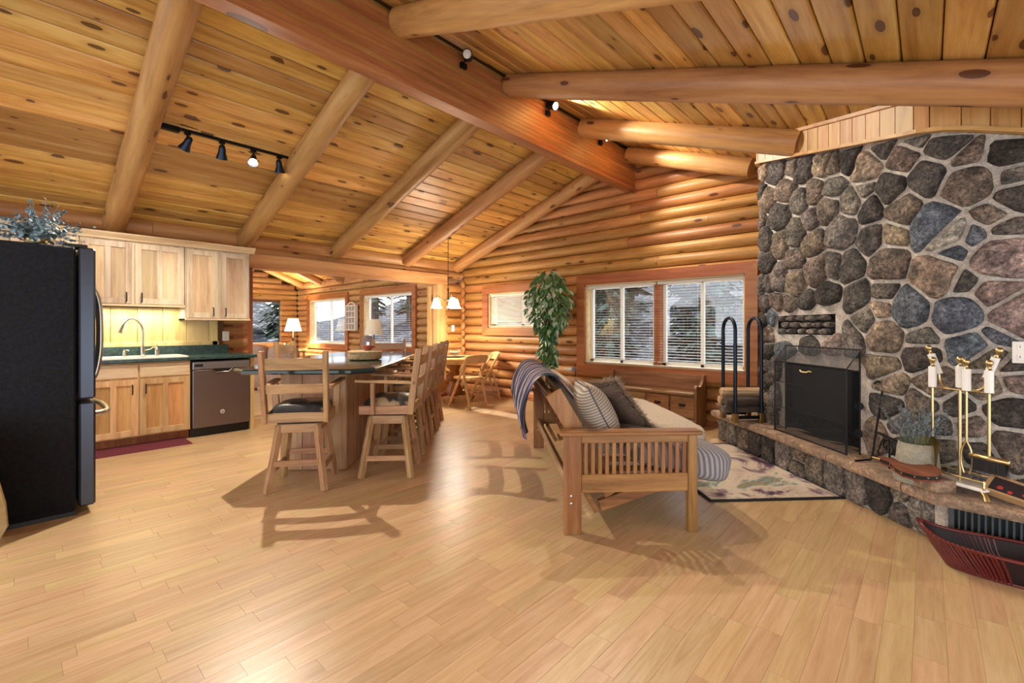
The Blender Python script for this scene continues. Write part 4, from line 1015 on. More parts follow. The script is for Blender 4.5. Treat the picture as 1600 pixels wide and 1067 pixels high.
def bar_stool(label, loc, rz):
    r = thing('bar_stool', label, 'stool', loc, rz, 'oak swivel bar stools around the island')
    for sx in (-1, 1):
        for sy in (-1, 1):
            MB().bar((sx * .205, sy * .205, 0), (sx * .135, sy * .135, .50), .048, .042, .004, (sx, -sy, 0)).build('leg', M['stool'], r)
    for sy in (-1, 1):
        MB().box((0, sy * .14, .475), (.30, .024, .07), .003).build('apron', M['stoolx'], r)
        MB().box((sy * .14, 0, .475), (.024, .26, .07), .003).build('apron', M['stooly'], r)
        MB().box((0, sy * .178, .215), (.33, .022, .045), .003).build('stretcher', M['stoolx'], r)
        MB().box((sy * .182, 0, .16), (.022, .33, .045), .003).build('stretcher', M['stooly'], r)
    MB().box((0, 0, .522), (.3, .3, .022), .003).build('swivel_plate', M['blackplastic'], r)
    for sy in (-1, 1): MB().box((0, sy * .205, .568), (.42, .025, .07), .003).build('seat_rail', M['stoolx'], r)
    for sx in (-1, 1): MB().box((sx * .215, 0, .568), (.025, .435, .07), .003).build('seat_rail', M['stooly'], r)
    def cush(a, b):
        x_, y_ = (a - .5) * 2, (b - .5) * 2; e = (1 - abs(x_) ** 4) * (1 - abs(y_) ** 4); return (x_ * .205, y_ * .195 + .005, .60 + .075 * max(0, e) ** .45)
    cm = MB().grid(cush, 14, 14); cm.box((0, .005, .592), (.41, .39, .02)); cm.build('cushion', M['hide'], r, 60)
    for sx in (-1, 1):
        MB().bar((sx * .218, -.20, .53), (sx * .225, -.275, 1.075), .036, .055, .005, (0, 1, 0)).build('back_post', M['stool'], r)
        MB().bar((sx * .235, -.235, .795), (sx * .262, .235, .815), .052, .022, .004).build('arm', M['stooly'], r)
        MB().bar((sx * .225, .1, .535), (sx * .243, .1, .80), .05, .03, .004, (0, 1, 0)).build('arm_support', M['stool'], r)
    for (z0, z1) in ((.935, 1.02), (.755, .825)):
        y0, y1 = -.20 - .075 * (z0 - .53) / .545, -.20 - .075 * (z1 - .53) / .545; n = 8; vs = []; fs = []
        for i in range(n + 1):
            x_ = -.215 + .43 * i / n; bow = -.018 * (1 - (x_ / .215) ** 2)
            for (yy, zz) in ((y0 + .011, z0), (y1 + .011, z1), (y1 - .011, z1), (y0 - .011, z0)): vs.append((x_, yy + bow, zz))
        for i in range(n):
            for k_ in range(4): fs.append((i * 4 + k_, i * 4 + (k_ + 1) % 4, i * 4 + 4 + (k_ + 1) % 4, i * 4 + 4 + k_))
        fs += [(0, 1, 2, 3), tuple(n * 4 + k_ for k_ in range(4))]
        MB().add(vs, fs).build('back_rail', M['stoolx'], r, 40)
    return r
st0 = bar_stool('oak bar stool at the island end facing the kitchen, its back to the open floor', D(3.73, -1.51), R45 + radians(8))
def stool(label, u_, v_, rz):
    c = copy_tree(st0); c.location = D(u_, v_); c.rotation_euler = (0, 0, R45 + rz); c['label'] = label; return c
stool('oak bar stool on the futon side of the island, first from the end stool', 4.03, -.875, radians(90))
stool('oak bar stool on the futon side of the island, second from the end stool', 4.70, -.875, radians(91))
stool('oak bar stool on the futon side of the island, third from the end stool', 5.36, -.875, radians(89))
stool('oak bar stool on the futon side of the island, nearest the dining table', 6.00, -.875, radians(90))
stool('oak bar stool at the island end by the sitting room', 6.45, -1.5, radians(178))
stool('oak bar stool on the dishwasher side of the island', 5.75, -2.28, radians(-90))
# things on the island
M['basket'] = fabric('woven_tan', '#8a7350', '#c2ab82', 60, .8)
bk = thing('woven_basket', 'round lidded woven basket on the island top', 'basket', D(4.75, -1.30, .918))
MB().lathe([(.13, 0), (.165, .015), (.17, .06), (.165, .075)], 28).build('body', M['basket'], bk, 40)
MB().lathe([(.172, .075), (.172, .088), (.15, .098), (0, .1)], 28).build('lid', M['basket'], bk, 40)
M['terracotta'] = plain('red_glaze', '#a85a3e', .3)
bw = thing('small_bowl', 'small red glazed bowl standing on the woven basket', 'bowl', D(4.72, -1.26, 1.018)); MB().lathe([(.03, 0), (.035, .01), (.075, .045), (.078, .05), (.07, .048), (.03, .015), (0, .012)], 20).build('body', M['terracotta'], bw, 50)
MB().lathe([(.028, .012), (.028, .085), (.025, .085), (.025, .02), (0, .018)], 14).build('candle_glass', M['glassware'], bw, 50)
# ================================================================ FUTON (diagonal frame: local x = towards the hearth, local y = away)
def superbox(mb, c, d, e=.35, n=28, m=16, M_=None, fn=None):
    vs = []; sg = lambda v, p: math.copysign(abs(v) ** p, v)
    for i in range(m + 1):
        la = -pi / 2 + pi * i / m
        for k in range(n):
            lo = 2 * pi * k / n
            p = [sg(cos(la), e) * sg(cos(lo), e) * d[0] / 2, sg(cos(la), e) * sg(sin(lo), e) * d[1] / 2, sg(sin(la), e) * d[2] / 2]
            if fn: p = fn(p)
            vs.append((p[0] + c[0], p[1] + c[1], p[2] + c[2]))
    fs = [(i * n + k, i * n + (k + 1) % n, (i + 1) * n + (k + 1) % n, (i + 1) * n + k) for i in range(m) for k in range(n)]
    return mb.add(vs, fs, M_)
ft = thing('futon', 'oak mission futon frame with slatted arms and slanted back', 'futon', D(2.72, .44), R45)
FL = 2.03
def arm(y):
    MB().box((.052, y, .30), (.105, .05, .60), .004).build('leg', M['futz'], ft)
    MB().box((.792, y, .30), (.055, .05, .60), .004).build('leg', M['futz'], ft)
    MB().box((.405, y, .613), (.87, .105, .026), .006).build('arm_top', M['futx'], ft)
    MB().box((.435, y, .575), (.66, .03, .05), .003).build('arm_rail', M['futx'], ft)
    MB().box((.435, y, .305), (.66, .03, .11), .003).build('arm_rail', M['futx'], ft)
    sm = MB().box((0, 0, 0), (.023, .018, .195), .002).mesh('arm_slat', M['futz'])
    for k in range(15): link(sm, 'arm_slat', ft, (.135 + k * .0435, y, .456))
    for zz in (.19, .235): MB().lathe([(.008, 0), (.008, .003), (0, .005)], 10, (0, 0, 0), Matrix.Translation((.04, y - .026, zz)) @ Matrix.Rotation(pi / 2, 4, 'X')).build('bolt', M['chrome'], ft)
arm(.03); arm(FL - .03)
MB().box((.05, FL / 2, .27), (.03, FL - .1, .07), .003).build('stretcher', M['futy'], ft)
MB().box((.74, FL / 2, .30), (.03, FL - .1, .10), .003).build('stretcher', M['futy'], ft)
BT, BB = Vector((-.05, 0, .84)), Vector((.33, 0, .20))
for y in (.14, FL - .14):
    MB().bar((BT.x, y, BT.z), (BB.x, y, BB.z), .11, .035, .004, (0, 1, 0)).build('back_rail', M['futz'], ft)
for k, t_ in enumerate((.06, .3, .54, .78)):
    p = BT.lerp(BB, t_); q = BT.lerp(BB, t_ + .13)
    MB().bar((p.x - .01, FL / 2, p.z), (q.x - .01, FL / 2, q.z), FL - .3, .022, .003, (1, 0, .6)).build('back_slat', M['futy'], ft)
for y in (.13, FL - .13):
    MB().bar((.24, y, .13), (.74, y, .29), .035, .07, .003).build('seat_bracket', M['futx'], ft)
    MB().bar((.13, y, .26), (.22, y, .10), .035, .08, .003, (0, 1, 0)).build('pivot_bracket', M['futx'], ft)
for k in range(9): MB().box((.56, .18 + k * (FL - .36) / 8, .345), (.72, .06, .02)).build('seat_slat', M['futx'], ft)
# mattress
M['mattress'] = fabric('oatmeal_cover', '#a89b8a', '#cabfae', 120); M['ribbed'] = fabric('ribbed_grey', '#74727a', '#aba8aa', 100, rib=(17, 'XY'))
ma = thing('futon_mattress', 'oatmeal tufted futon mattress folded over the oak frame', 'mattress', D(2.72, .44, .36), R45)
def tuft(p):
    if p[2] > 0: p[2] += .012 * cos(p[1] * 2 * pi / .2) * (1 if abs(p[0]) < .3 else .3)
    return p
superbox(MB(), (.70, FL / 2 + .15, .085), (.86, FL - .5, .19), .28, 44, 18, None, tuft).build('seat_pad', M['mattress'], ma, 180)
th_b = math.atan2(.38, .64)
superbox(MB(), (0, 0, 0), (.13, 1.10, .56), .3, 40, 16, Matrix.Translation((.265, 1.36, .225)) @ Matrix.Rotation(-th_b, 4, 'Y')).build('back_pad', M['mattress'], ma, 180)
superbox(MB(), (0, 0, 0), (.72, .62, .24), .45, 40, 20, Matrix.Translation((.80, .43, .045)) @ Matrix.Rotation(radians(14), 4, 'Y')).build('bolster_end', M['ribbed'], ma, 180)
# cushions
def cushion(name, label, cen, size, thick, rot, mat, fringe=None, piping=None):
    c = thing(name, label, 'cushion', cen); c.rotation_euler = rot.to_euler(); n = 16
    def f(a, b, s):
        x_, y_ = 2 * a - 1, 2 * b - 1; h = max(0, (1 - abs(x_) ** 2.6) * (1 - abs(y_) ** 2.6)) ** .6
        k_ = 1 - .06 * (abs(x_ * y_)) + .0; pin = 1 - .07 * (1 - abs(x_ * y_))
        return (x_ * size / 2 * (1 - .08 * (1 - y_ * y_) * abs(x_)), y_ * size / 2 * (1 - .08 * (1 - x_ * x_) * abs(y_)), s * thick / 2 * h)
    mb = MB().grid(lambda a, b: f(a, b, 1), n, n).grid(lambda a, b: f(a, b, -1), n, n); mb.build('cover', mat, c, 180)
    edge = [f(i / n, 0, 0) for i in range(n)] + [f(1, i / n, 0) for i in range(n)] + [f(1 - i / n, 1, 0) for i in range(n)] + [f(0, 1 - i / n, 0) for i in range(n)]
    if piping: MB().tube(edge, .005, 6, True).build('piping', piping, c, 60)
    if fringe:
        rg = random.Random(2); mb = MB()
        for i, p in enumerate(edge):
            q = edge[(i + 1) % len(edge)]
            for k_ in range(48):
                b0 = Vector(p).lerp(Vector(q), rg.random()); o = Vector((b0.x, b0.y, 0)).normalized(); d = (o * .8 + Vector((rg.uniform(-1, 1), rg.uniform(-1, 1), rg.uniform(-1.4, 1.4))) * .6).normalized() * rg.uniform(.03, .065)
                s_ = d.cross(Vector((0.3, .2, 1))).normalized() * .0035; mb.add([b0 - s_, b0 + s_, b0 + d], [(0, 1, 2)])
        tag(mb.build('fur_trim', fringe, c, recalc=False), kind='stuff')
    return c
M['cushrib'] = fabric('ribbed_oatmeal', '#8a8073', '#bdb1a0', 120, rib=(17, 'X')); M['cushbrown'] = fabric('brown_velvet', '#54463e', '#6e5d52', 80); M['fur'] = fabric('brown_fur', '#6e5d4c', '#c0ab90', 60); M['darkpipe'] = plain('dark_piping', '#4b4a4c', .8)
RD = Matrix.Rotation(R45, 4, 'Z')
cushion('throw_cushion', 'oatmeal ribbed cushion with dark piping leaning by the futon arm', D(3.08, .715, .675), .46, .22, RD @ Matrix.Rotation(radians(62), 4, 'Y'), M['cushrib'], None, M['darkpipe'])
cushion('throw_cushion', 'brown velvet cushion with fur edging beside the ribbed cushion', D(3.26, .93, .665), .46, .15, RD @ Matrix.Rotation(radians(52), 4, 'Y') @ Matrix.Rotation(radians(-16), 4, 'X'), M['cushbrown'], M['fur'])
# throw blanket over the far end of the back
t = NT('striped_throw'); v = t.coords((1, 1, 1), False); w_ = t.n('TexWave', Scale=1.7, Distortion=1.2, bands_direction='X'); w_.inputs['Detail'].default_value = 3.0
mp = t.n('Mapping'); mp.inputs['Rotation'].default_value = (0, 0, 0); t.l(v, mp.inputs[0]); w_.bands_direction = 'Y'; t.l(mp.outputs[0], w_.inputs['Vector'])
n_ = t.n('TexNoise', Scale=14, Detail=2.0); t.l(v, n_.inputs['Vector']); fac = t.math('ADD', t.math('MULTIPLY', w_.outputs[0], .75), t.math('MULTIPLY', n_.outputs[0], .25))
t.l(t.ramp(fac, [(.2, lin('#23263a')), (.36, lin('#54547a')), (.5, lin('#7b7796')), (.62, lin('#cdbfb2')), (.72, lin('#9a6f6a')), (.82, lin('#31404c'))]), t.b.inputs['Base Color']); t.b.inputs['Roughness'].default_value = .95
th_ = thing('throw_blanket', 'striped purple and grey throw draped over the futon back', 'blanket', D(2.72, .44), R45)
path = catmull([(.20, 0, .70), (.12, 0, .80), (.03, 0, .90), (-.06, 0, .925), (-.14, 0, .88), (-.20, 0, .76), (-.22, 0, .64), (-.20, 0, .55)], 5)
def bl(a, b):
    i = b * (len(path) - 1); i0 = min(int(i), len(path) - 2); p = path[i0].lerp(path[i0 + 1], i - i0); back = max(0, b - .55) / .45
    y = .42 + 1.52 * a + .12 * back * (a - .5) - (.5 - .35 * back) * (1 - a) * (1 - b) * .0; wv = .014 * sin(a * 38 + 2 * sin(b * 3)) * (.35 + 1.0 * back)
    drop = -.16 * back * (1 - .6 * a) * (1 if a < .95 else .9) * .3
    return (p.x - wv, y + .03 * sin(b * 5), p.z + drop + .006 * sin(a * 23))
bo = MB().grid(bl, 60, 34).build('cloth', t.m, th_, 180); md = bo.modifiers.new('thick', 'SOLIDIFY'); md.thickness = .012; md.offset = 0
# ================================================================ RUG
t = NT('abstract_rug'); v = t.coords((1, 1, 1), False); n1 = t.n('TexNoise', Scale=2.1, Detail=5.0, Roughness=.6, Distortion=1.2); t.l(v, n1.inputs['Vector'])
n2 = t.n('TexNoise', Scale=220, Detail=1.0); t.l(v, n2.inputs['Vector'])
c = t.ramp(n1.outputs[0], [(.33, lin('#262830')), (.37, lin('#5c3f58')), (.41, lin('#8e7a80')), (.44, lin('#c4b4a4')), (.53, lin('#d8ccb8')), (.57, lin('#aeb2a4')), (.61, lin('#71827f')), (.64, lin('#b59c60')), (.68, lin('#6a4d63'))])
t.l(t.mix(.35, c, n2.outputs[0], 'OVERLAY'), t.b.inputs['Base Color']); t.b.inputs['Roughness'].default_value = .95; t.bump(n2.outputs[0], .5, .004)
ru = thing('area_rug', 'beige abstract rug with purple and teal streaks before the hearth', 'rug', D(3.98, 2.06), R45 + radians(1.0))
MB().box((0, 0, .006), (.98, 1.52, .012), .003).build('pile', t.m, ru)
M['rugedge'] = fabric('black_binding', '#141418', '#25252b', 90)
for (cx, cy, sx, sy) in ((0, -.77, 1.02, .025), (0, .77, 1.02, .025), (-.5, 0, .025, 1.55), (.5, 0, .025, 1.55)): MB().box((cx, cy, .007), (sx, sy, .014), .004).build('binding', M['rugedge'], ru)
# ================================================================ HEARTH THINGS
lh = thing('log_holder', 'black steel log holder with two tall hoops on the hearth end', 'log rack', D(4.42, 2.49, HZ), R45)
for yy, xx in ((0, -.13), (0, .13)):
    hoop = [(xx, -.115, .04), (xx, -.115, .9)] + [(xx, -.115 * cos(a * pi / 8), .9 + .115 * sin(a * pi / 8)) for a in range(1, 8)] + [(xx, .115, .9), (xx, .115, .04)]
    MB().tube(hoop, .017, 10).build('hoop', M['steelblue'], lh, 60)
    for y_ in (-.115, .115): MB().box((xx, y_, .045), (.05, .045, .09), .004).build('foot', M['oldbrass'], lh)
for y_ in (-.115, .115): MB().bar((-.13, y_, .05), (.13, y_, .05), .03, .03, .003).build('base_rail', M['black'], lh)
M['firewood'] = wood('split_wood', '#8d7353', '#bfa27b', '#dcc5a0', 'x', .8, 1.2, var=.3, bump=.6)
M['woodbark'] = wood('grey_bark', '#3c322b', '#5d5048', '#7f7268', 'x', .9, 1.2, var=.3, bump=1.0)
for i, (dz, dy, ang, rr_, m_) in enumerate(((.115, .0, 4, .055, 'woodbark'), (.20, .03, -3, .05, 'firewood'), (.205, -.055, 6, .045, 'woodbark'), (.285, -.01, -5, .05, 'firewood'))):
    vs = []; fs = []; rgx = random.Random(60 + i); shp = [rr_ * rgx.uniform(.75, 1.15) for _ in range(7)]
    for j in range(5):
        for k in range(7):
            a = 2 * pi * k / 7; r_ = shp[k] * (1 + .1 * noise.noise((j * 1.3, k, i))); vs.append((-.2 + .1 * j, r_ * cos(a), r_ * .8 * sin(a)))
    for j in range(4):
        for k in range(7): fs.append((j * 7 + k, j * 7 + (k + 1) % 7, j * 7 + 7 + (k + 1) % 7, j * 7 + 7 + k))
    fs += [tuple(range(7)), tuple(28 + k for k in range(7))]
    lab = ['grey barked split log at the bottom of the hearth rack', 'pale split log in the middle of the hearth rack', 'barked split log wedged beside the pale log in the hearth rack', 'pale split log on top of the hearth rack'][i]
    f_ = MB().add(vs, fs).build('firewood_log', M[m_], None, None, D(4.42 + dy, 2.48, HZ + dz), (0, 0, R45 + radians(ang)))
    tag(f_, lab, 'firewood', 'split logs in the hearth rack')
# fire screen
M['screenmesh'] = meshmat('screen_mesh', '#20262d', .42)
fs_ = thing('fire_screen', 'black mesh fire screen with sloped top before the firebox', 'fire screen', D(3.585, 2.66, HZ), R45)
ya, yb = -.415, .415; xf, xb = -.10, .0; zf, zb = .62, .76
def quad(a, b, c, d, nm): MB().add([a, b, c, d], [(0, 1, 2, 3)]).build(nm, M['screenmesh'], fs_, recalc=False)
quad((xf, ya, .01), (xf, yb, .01), (xf, yb, zf), (xf, ya, zf), 'front_mesh'); quad((xf, ya, zf), (xf, yb, zf), (xb, yb, zb), (xb, ya, zb), 'hood_mesh')
for y_ in (ya, yb):
    MB().add([(xf, y_, .01), (xb, y_, .01), (xb, y_, zb), (xf, y_, zf)], [(0, 1, 2, 3)]).build('side_mesh', M['screenmesh'], fs_, recalc=False)
    MB().tube([(xb, y_, .0), (xb, y_, zb), (xf, y_, zf), (xf, y_, .0)], .006, 6).build('frame_side', M['iron'], fs_, 60)
    MB().tube(catmull([(xf - .004, y_ - .0, .0), (xf, y_, .3), (xf, y_, zf)], 3), .005, 6).build('frame_rod', M['iron'], fs_, 60)
for (x_, z_) in ((xf, .006), (xf, zf), (xb, zb)): MB().cyl((x_, ya, z_), (x_, yb, z_), .006, n=6).build('frame_rod', M['iron'], fs_, 60)
for z_ in (.22, .44): MB().cyl((xf + .004, ya, z_), (xf + .004, yb, z_), .0035, n=5).build('brace_rod', M['black'], fs_, 60)
MB().tube(catmull([(xf - .005, -.06, .565), (xf - .02, -.05, .57), (xf - .022, -.03, .56), (xf - .022, .03, .56), (xf - .02, .05, .57), (xf - .005, .06, .565)], 3), .006, 6).build('handle', M['brass'], fs_, 60)
MB().tube(catmull([(-.08, yb + .003, .565), (-.07, yb + .02, .565), (-.02, yb + .02, .56), (-.01, yb + .003, .565)], 3), .005, 6).build('handle', M['brass'], fs_, 60)
# poker leaning at the screen side
pk = thing('fire_poker', 'black iron poker leaning beside the fire screen', 'poker', D(3.03, 2.60, HZ))
MB().tube(catmull([(-.06, -.1, .01), (-.01, -.03, .012), (.02, .0, .03), (.04, .03, .2), (.07, .06, .45), (.075, .065, .52), (.05, .05, .55), (.03, .04, .53)], 4), .007, 7).build('rod', M['iron'], pk, 60)
# wrought iron trivet stand with scrolls behind the vase
ir = thing('iron_scroll_stand', 'black wrought iron scroll stand behind the vase', 'stand', D(2.86, 2.60, HZ), R45 + radians(-20))
for sg in (-1, 1):
    sp = [(0, sg * (.12 - .1 * t_ / 20) * cos(t_ * .42) * 1.0, .13 + .06 * sin(t_ * .42) * (1 - t_ / 24)) for t_ in range(20)]
    MB().tube([(0, sg * .12, .005), (0, sg * .16, .07)] + sp, .005, 6).build('scroll', M['iron'], ir, 60)
MB().bar((0, -.18, .2), (0, .18, .2), .03, .006, .001).build('top_bar', M['iron'], ir)
MB().cyl((0, 0, .0), (0, 0, .2), .006, n=6).build('post', M['iron'], ir, 60)
# vase of lavender
M['crackle'] = stonemat('crackle_glaze', .2, 2.4, .45, base='#d6d1bb', con=.25)
va = thing('lavender_vase', 'cream crackled vase of dried lavender on the hearth', 'vase', (-.046, 3.655, HZ))
MB().lathe([(.105, 0), (.112, .01), (.095, .19), (.088, .235), (.084, .235), (.09, .18), (.09, .02), (0, .02)], 24).build('vessel', M['crackle'], va, 50)
M['lav'] = plain('dried_lavender', '#6f7684', .8); M['lav2'] = plain('dried_stem', '#5d6a58', .8); rg = random.Random(14); sm, fl = MB(), MB()
for k in range(60):
    a = rg.random() * 6.28; sp = rg.uniform(.02, .19); h = rg.uniform(.22, .42) * (1 - .5 * sp); p0 = Vector((.05 * cos(a), .05 * sin(a), .2)); p1 = Vector((sp * cos(a), sp * sin(a), .2 + h * .62))
    sm.tube([p0, p0.lerp(p1, .5) + Vector((0, 0, .02)), p1], .0018, 4)
    for j in range(12):
        t_ = .45 + .55 * j / 11; q = p0.lerp(p1, t_); d = Vector((rg.uniform(-1, 1), rg.uniform(-1, 1), rg.uniform(-.3, 1))).normalized() * rg.uniform(.01, .02); s_ = d.cross(Vector((.1, .9, .3))).normalized() * .005
        fl.add([q, q + d * .5 + s_, q + d, q + d * .5 - s_], [(0, 1, 2, 3)])
tag(sm.build('stems', M['lav2'], va), kind='stuff'); tag(fl.build('blossoms', M['lav'], va, recalc=False), kind='stuff')
# bellows on a stone block
bx_ = thing('stone_block', 'small reddish stone block holding up the bellows', 'block', D(2.50, 2.525, HZ), R45 + radians(-4)); bx_.scale = (1, .85, 1)
superbox(MB(), (0, 0, .036), (.13, .21, .072), .18, 24, 10).build('body', M['sand'], bx_, 50)
M['bellow_top'] = wood('carved_red_wood', '#4d2415', '#733b24', '#8a4f35', 'y', .7, 1.5, var=.1, bump=.5); M['leather'] = plain('black_leather', '#1d1b1c', .55)
be = thing('fire_bellows', 'red-brown wooden bellows with studded black leather sides', 'bellows', D(2.51, 2.465, HZ + .074), R45 + radians(6)); be.scale = (.95, .72, .8); be.rotation_euler = (0, radians(-13), R45 + radians(6))
out = [(.0, .34), (.014, .30), (.02, .22), (.06, .14), (.085, .05), (.08, -.05), (.05, -.12), (.018, -.15)]; oy = out + [(-a, b) for a, b in reversed(out[1:])]
ox_ = lambda s: [(a * s, b * s) for a, b in oy]
MB().prism(ox_(1.0), .0, .012).build('lower_board', M['bellow_top'], be); MB().prism(ox_(.96), .012, .04).build('leather_side', M['leather'], be); MB().prism(ox_(1.0), .04, .054).build('upper_board', M['bellow_top'], be)
for k, (a, b) in enumerate(oy):
    if b < .25: MB().ball((a * .99, b * .99, .028), .005, 8, 5).build('stud', M['brass'], be, 180)
MB().cyl((0, .32, .027), (0, .40, .027), .012, .007, 10).build('nozzle', M['oldbrass'], be, 60)
# fireplace tool set
ts = thing('fireplace_tools', 'brass fireplace tool stand with white ceramic handles', 'tool set', (.135, 3.60, HZ), radians(-32))
# footed tray
MB().box((0, 0, .055), (.30, .15, .02), .006).build('tray', M['white'], ts)
for sy in (-1, 1):
    MB().cyl((-.15, sy * .07, .10), (.15, sy * .07, .10), .005, n=8).build('gallery_rail', M['brass'], ts, 60)
    for sx in (-1, 1):
        MB().lathe([(.006, .06), (.009, .075), (.005, .085), (.008, .1), (.004, .108)], 8, (sx * .145, sy * .07, 0)).build('gallery_post', M['brass'], ts, 50)
        MB().tube([(sx * .13, sy * .06, .05), (sx * .15, sy * .068, .03), (sx * .158, sy * .07, .006)], [.012, .012, .018], 8).build('claw_foot', M['brass'], ts, 60)
MB().cyl((0, 0, .06), (0, 0, .57), .008, n=10).build('stand_post', M['brass'], ts, 60)
MB().tube([(-.12, 0, .57), (.15, 0, .57)], .006, 8).build('cross_arm', M['brass'], ts, 60)
def grip(p, d, par):
    d = Vector(d).normalized(); p = Vector(p)
    h_ = MB().tube([p, p + d * .12], .019, 14).build('ceramic_grip', M['white'], par, 40)
    MB().tube([p + d * .12, p + d * .128, p + d * .14, p + d * .145], [.014, .008, .008, .014], 10).ball(p + d * .16, .017, 12, 8).build('knob', M['brass'], h_, 50)
for (sx, nm) in ((-1, 'left'), (1, 'right')):
    a_ = MB().tube(catmull([(sx * .03, .0, .57), (sx * .08, .01, .58), (sx * .105, .015, .61), (sx * .11, .015, .65)], 4), .007, 8).build('curved_arm', M['brass'], ts, 60)
    grip((sx * .11, .015, .65), (sx * .35, 0, 1), a_)
grip((0, 0, .585), (0, 0, 1), ts)
def tool(name, label, x_, y_, ztop, build, rz=None):
    t_ = thing(name, label, 'fire tool', ts.matrix_basis @ Vector((x_, y_, 0)) if False else Matrix.Translation(ts.location) @ Matrix.Rotation(radians(-32), 4, 'Z') @ Vector((x_, y_, 0)), radians(-32), 'brass fire tools hung on the stand')
    return t_
sv = tool('fire_shovel', 'brass fire shovel with white grip hanging on the tool stand', -.115, -.03, 0, None)
MB().cyl((0, 0, .27), (0, 0, .57), .007, n=8).build('shaft', M['brass'], sv, 60); grip((0, 0, .575), (0, 0, 1), sv)
MB().grid(lambda a, b: ((a - .5) * .13 * (.75 + .3 * b if b < .85 else .75 + .3 * b - (b - .85) * 2.2), -.02 + .03 * (2 * a - 1) ** 2 * -1, .285 - .19 * (1 - b) if False else .10 + .19 * b), 8, 8).build('blade', M['oldbrass'], sv, 180)
sv.children[-1].modifiers.new('t', 'SOLIDIFY').thickness = .003
br_ = tool('hearth_brush', 'brass hearth brush with dark bristles hanging on the tool stand', .145, -.03, 0, None)
MB().cyl((0, 0, .23), (0, 0, .57), .007, n=8).build('shaft', M['brass'], br_, 60); grip((0, 0, .575), (0, 0, 1), br_)
MB().tube([(-.085, 0, .225), (-.08, 0, .225), (.08, 0, .225), (.085, 0, .225)], [.008, .015, .015, .008], 10).build('brush_bar', M['brass'], br_, 60)
bb = MB(); rg = random.Random(3)
for k in range(420):
    x_, y_ = rg.uniform(-.07, .07), rg.uniform(-.012, .012); bb.add([(x_ - .001, y_, .22), (x_ + .001, y_, .22), (x_ * 1.15 + rg.uniform(-.006, .006), y_ * 1.6, .13)], [(0, 1, 2)])
bb.box((0, 0, .185), (.135, .018, .07)); tag(bb.build('bristles', M['leather'], br_, recalc=False), kind='stuff')
tg = tool('fire_tongs', 'brass fire tongs with white grip hanging on the tool stand', .05, -.035, 0, None)
MB().cyl((0, 0, .30), (0, 0, .57), .006, n=8).build('shaft', M['brass'], tg, 60); grip((0, 0, .575), (0, 0, 1), tg)
for sx in (-1, 1): MB().tube(catmull([(0, 0, .30), (sx * .02, 0, .25), (sx * .025, 0, .18), (sx * .012, 0, .12)], 4), .005, 7).build('jaw', M['brass'], tg, 60)
# fire-starter box leaning on the hearth
M['kraft'] = plain('kraft_card', '#b08d64', .7); M['printdark'] = plain('print_dark', '#2c2226', .6); M['printred'] = plain('print_red', '#b23a34', .6); M['printink'] = plain('print_ink', '#43301f', .6)
kb = thing('firestarter_box', 'brown cardboard fire-starter box with printed label on the hearth', 'box', (.43, 3.47, HZ + .05))
kb.rotation_euler = (Matrix.Rotation(radians(-22), 4, 'Z') @ Matrix.Rotation(radians(9), 4, 'Y') @ Matrix.Rotation(radians(38), 4, 'X')).to_euler()
MB().box((0, 0, 0), (.42, .11, .05), .002).build('carton', M['kraft'], kb)
MB().prism([(-.19, -.045), (-.02, -.045), (-.035, -.01), (-.0, .02), (.01, .035), (-.19, .04)], .0251, .0257).build('photo_print', M['printdark'], kb)
for (a, b, r_) in ((-.15, -.02, .012), (-.11, -.03, .01), (-.06, -.02, .009), (.13, .022, .014)): MB().lathe([(r_, .0258), (r_ * .9, .0262), (0, .0262)], 12, (a, b, 0)).build('red_print', M['printred'], kb)
def text(s, loc, size, mat, par, rot=(0, 0, 0)):
    cu = bpy.data.curves.new('lettering', 'FONT'); cu.body = s; cu.size = size; cu.extrude = .0004
    o = bpy.data.objects.new('lettering', cu); COL.objects.link(o); dg = bpy.context.evaluated_depsgraph_get(); me = bpy.data.meshes.new_from_object(o.evaluated_get(dg)); bpy.data.objects.remove(o)
    me.materials.clear(); me.materials.append(mat); return link(me, 'lettering', par, loc, rot)
for s_, x_, y_, z_ in (('LEMO', .05, .028, .022), ('Domi', .05, .002, .022), ('UNITED', .015, -.02, .022), ('ROTTWEIL', .015, -.042, .022)): text(s_, (x_, y_, .0255), z_, M['printink'], kb)
# wicker basket
M['wicker'] = plain('red_wicker', '#64211d', .35); M['wickerdark'] = plain('dark_wicker', '#1d0d0f', .6)
wb = thing('wicker_basket', 'dark red wicker magazine basket on the floor before the hearth', 'basket', (.44, 3.36, 0), radians(3))
def bk_(a, t_):
    ca, sa = cos(a), sin(a); rise = .055 * abs(ca) ** 6; L = .36 + .11 * t_; Wd = .10 + .055 * t_; e = .8
    return Vector((math.copysign(abs(ca) ** e, ca) * L, math.copysign(abs(sa) ** e, sa) * Wd, (.135 + rise) * t_ + .006))
per = [bk_(2 * pi * k / 400, 1) for k in range(401)]; cum = [0.0]
for a_, b_ in zip(per[:-1], per[1:]): cum.append(cum[-1] + (b_ - a_).length)
N = 120; j_ = 0
for k in range(N):
    while cum[j_ + 1] < cum[-1] * k / N: j_ += 1
    a = 2 * pi * j_ / 400; x_ = bk_(a, 1).x
    if -.17 < x_ < .0 or .16 < x_ < .30: continue
    MB().tube([bk_(a, 0) * 1.02, bk_(a + .01, .5) * 1.03, bk_(a, 1.0) * 1.03 + Vector((0, 0, .004))], .006, 5).build('wicker_stake', M['wicker'], wb, 60)
for t_ in (0.02, 1.0): MB().tube([bk_(2 * pi * k / 60, t_) for k in range(60)], .0065 if t_ < 1 else .009, 6, True).build('wicker_hoop', M['wicker'], wb, 60)
wv = MB()
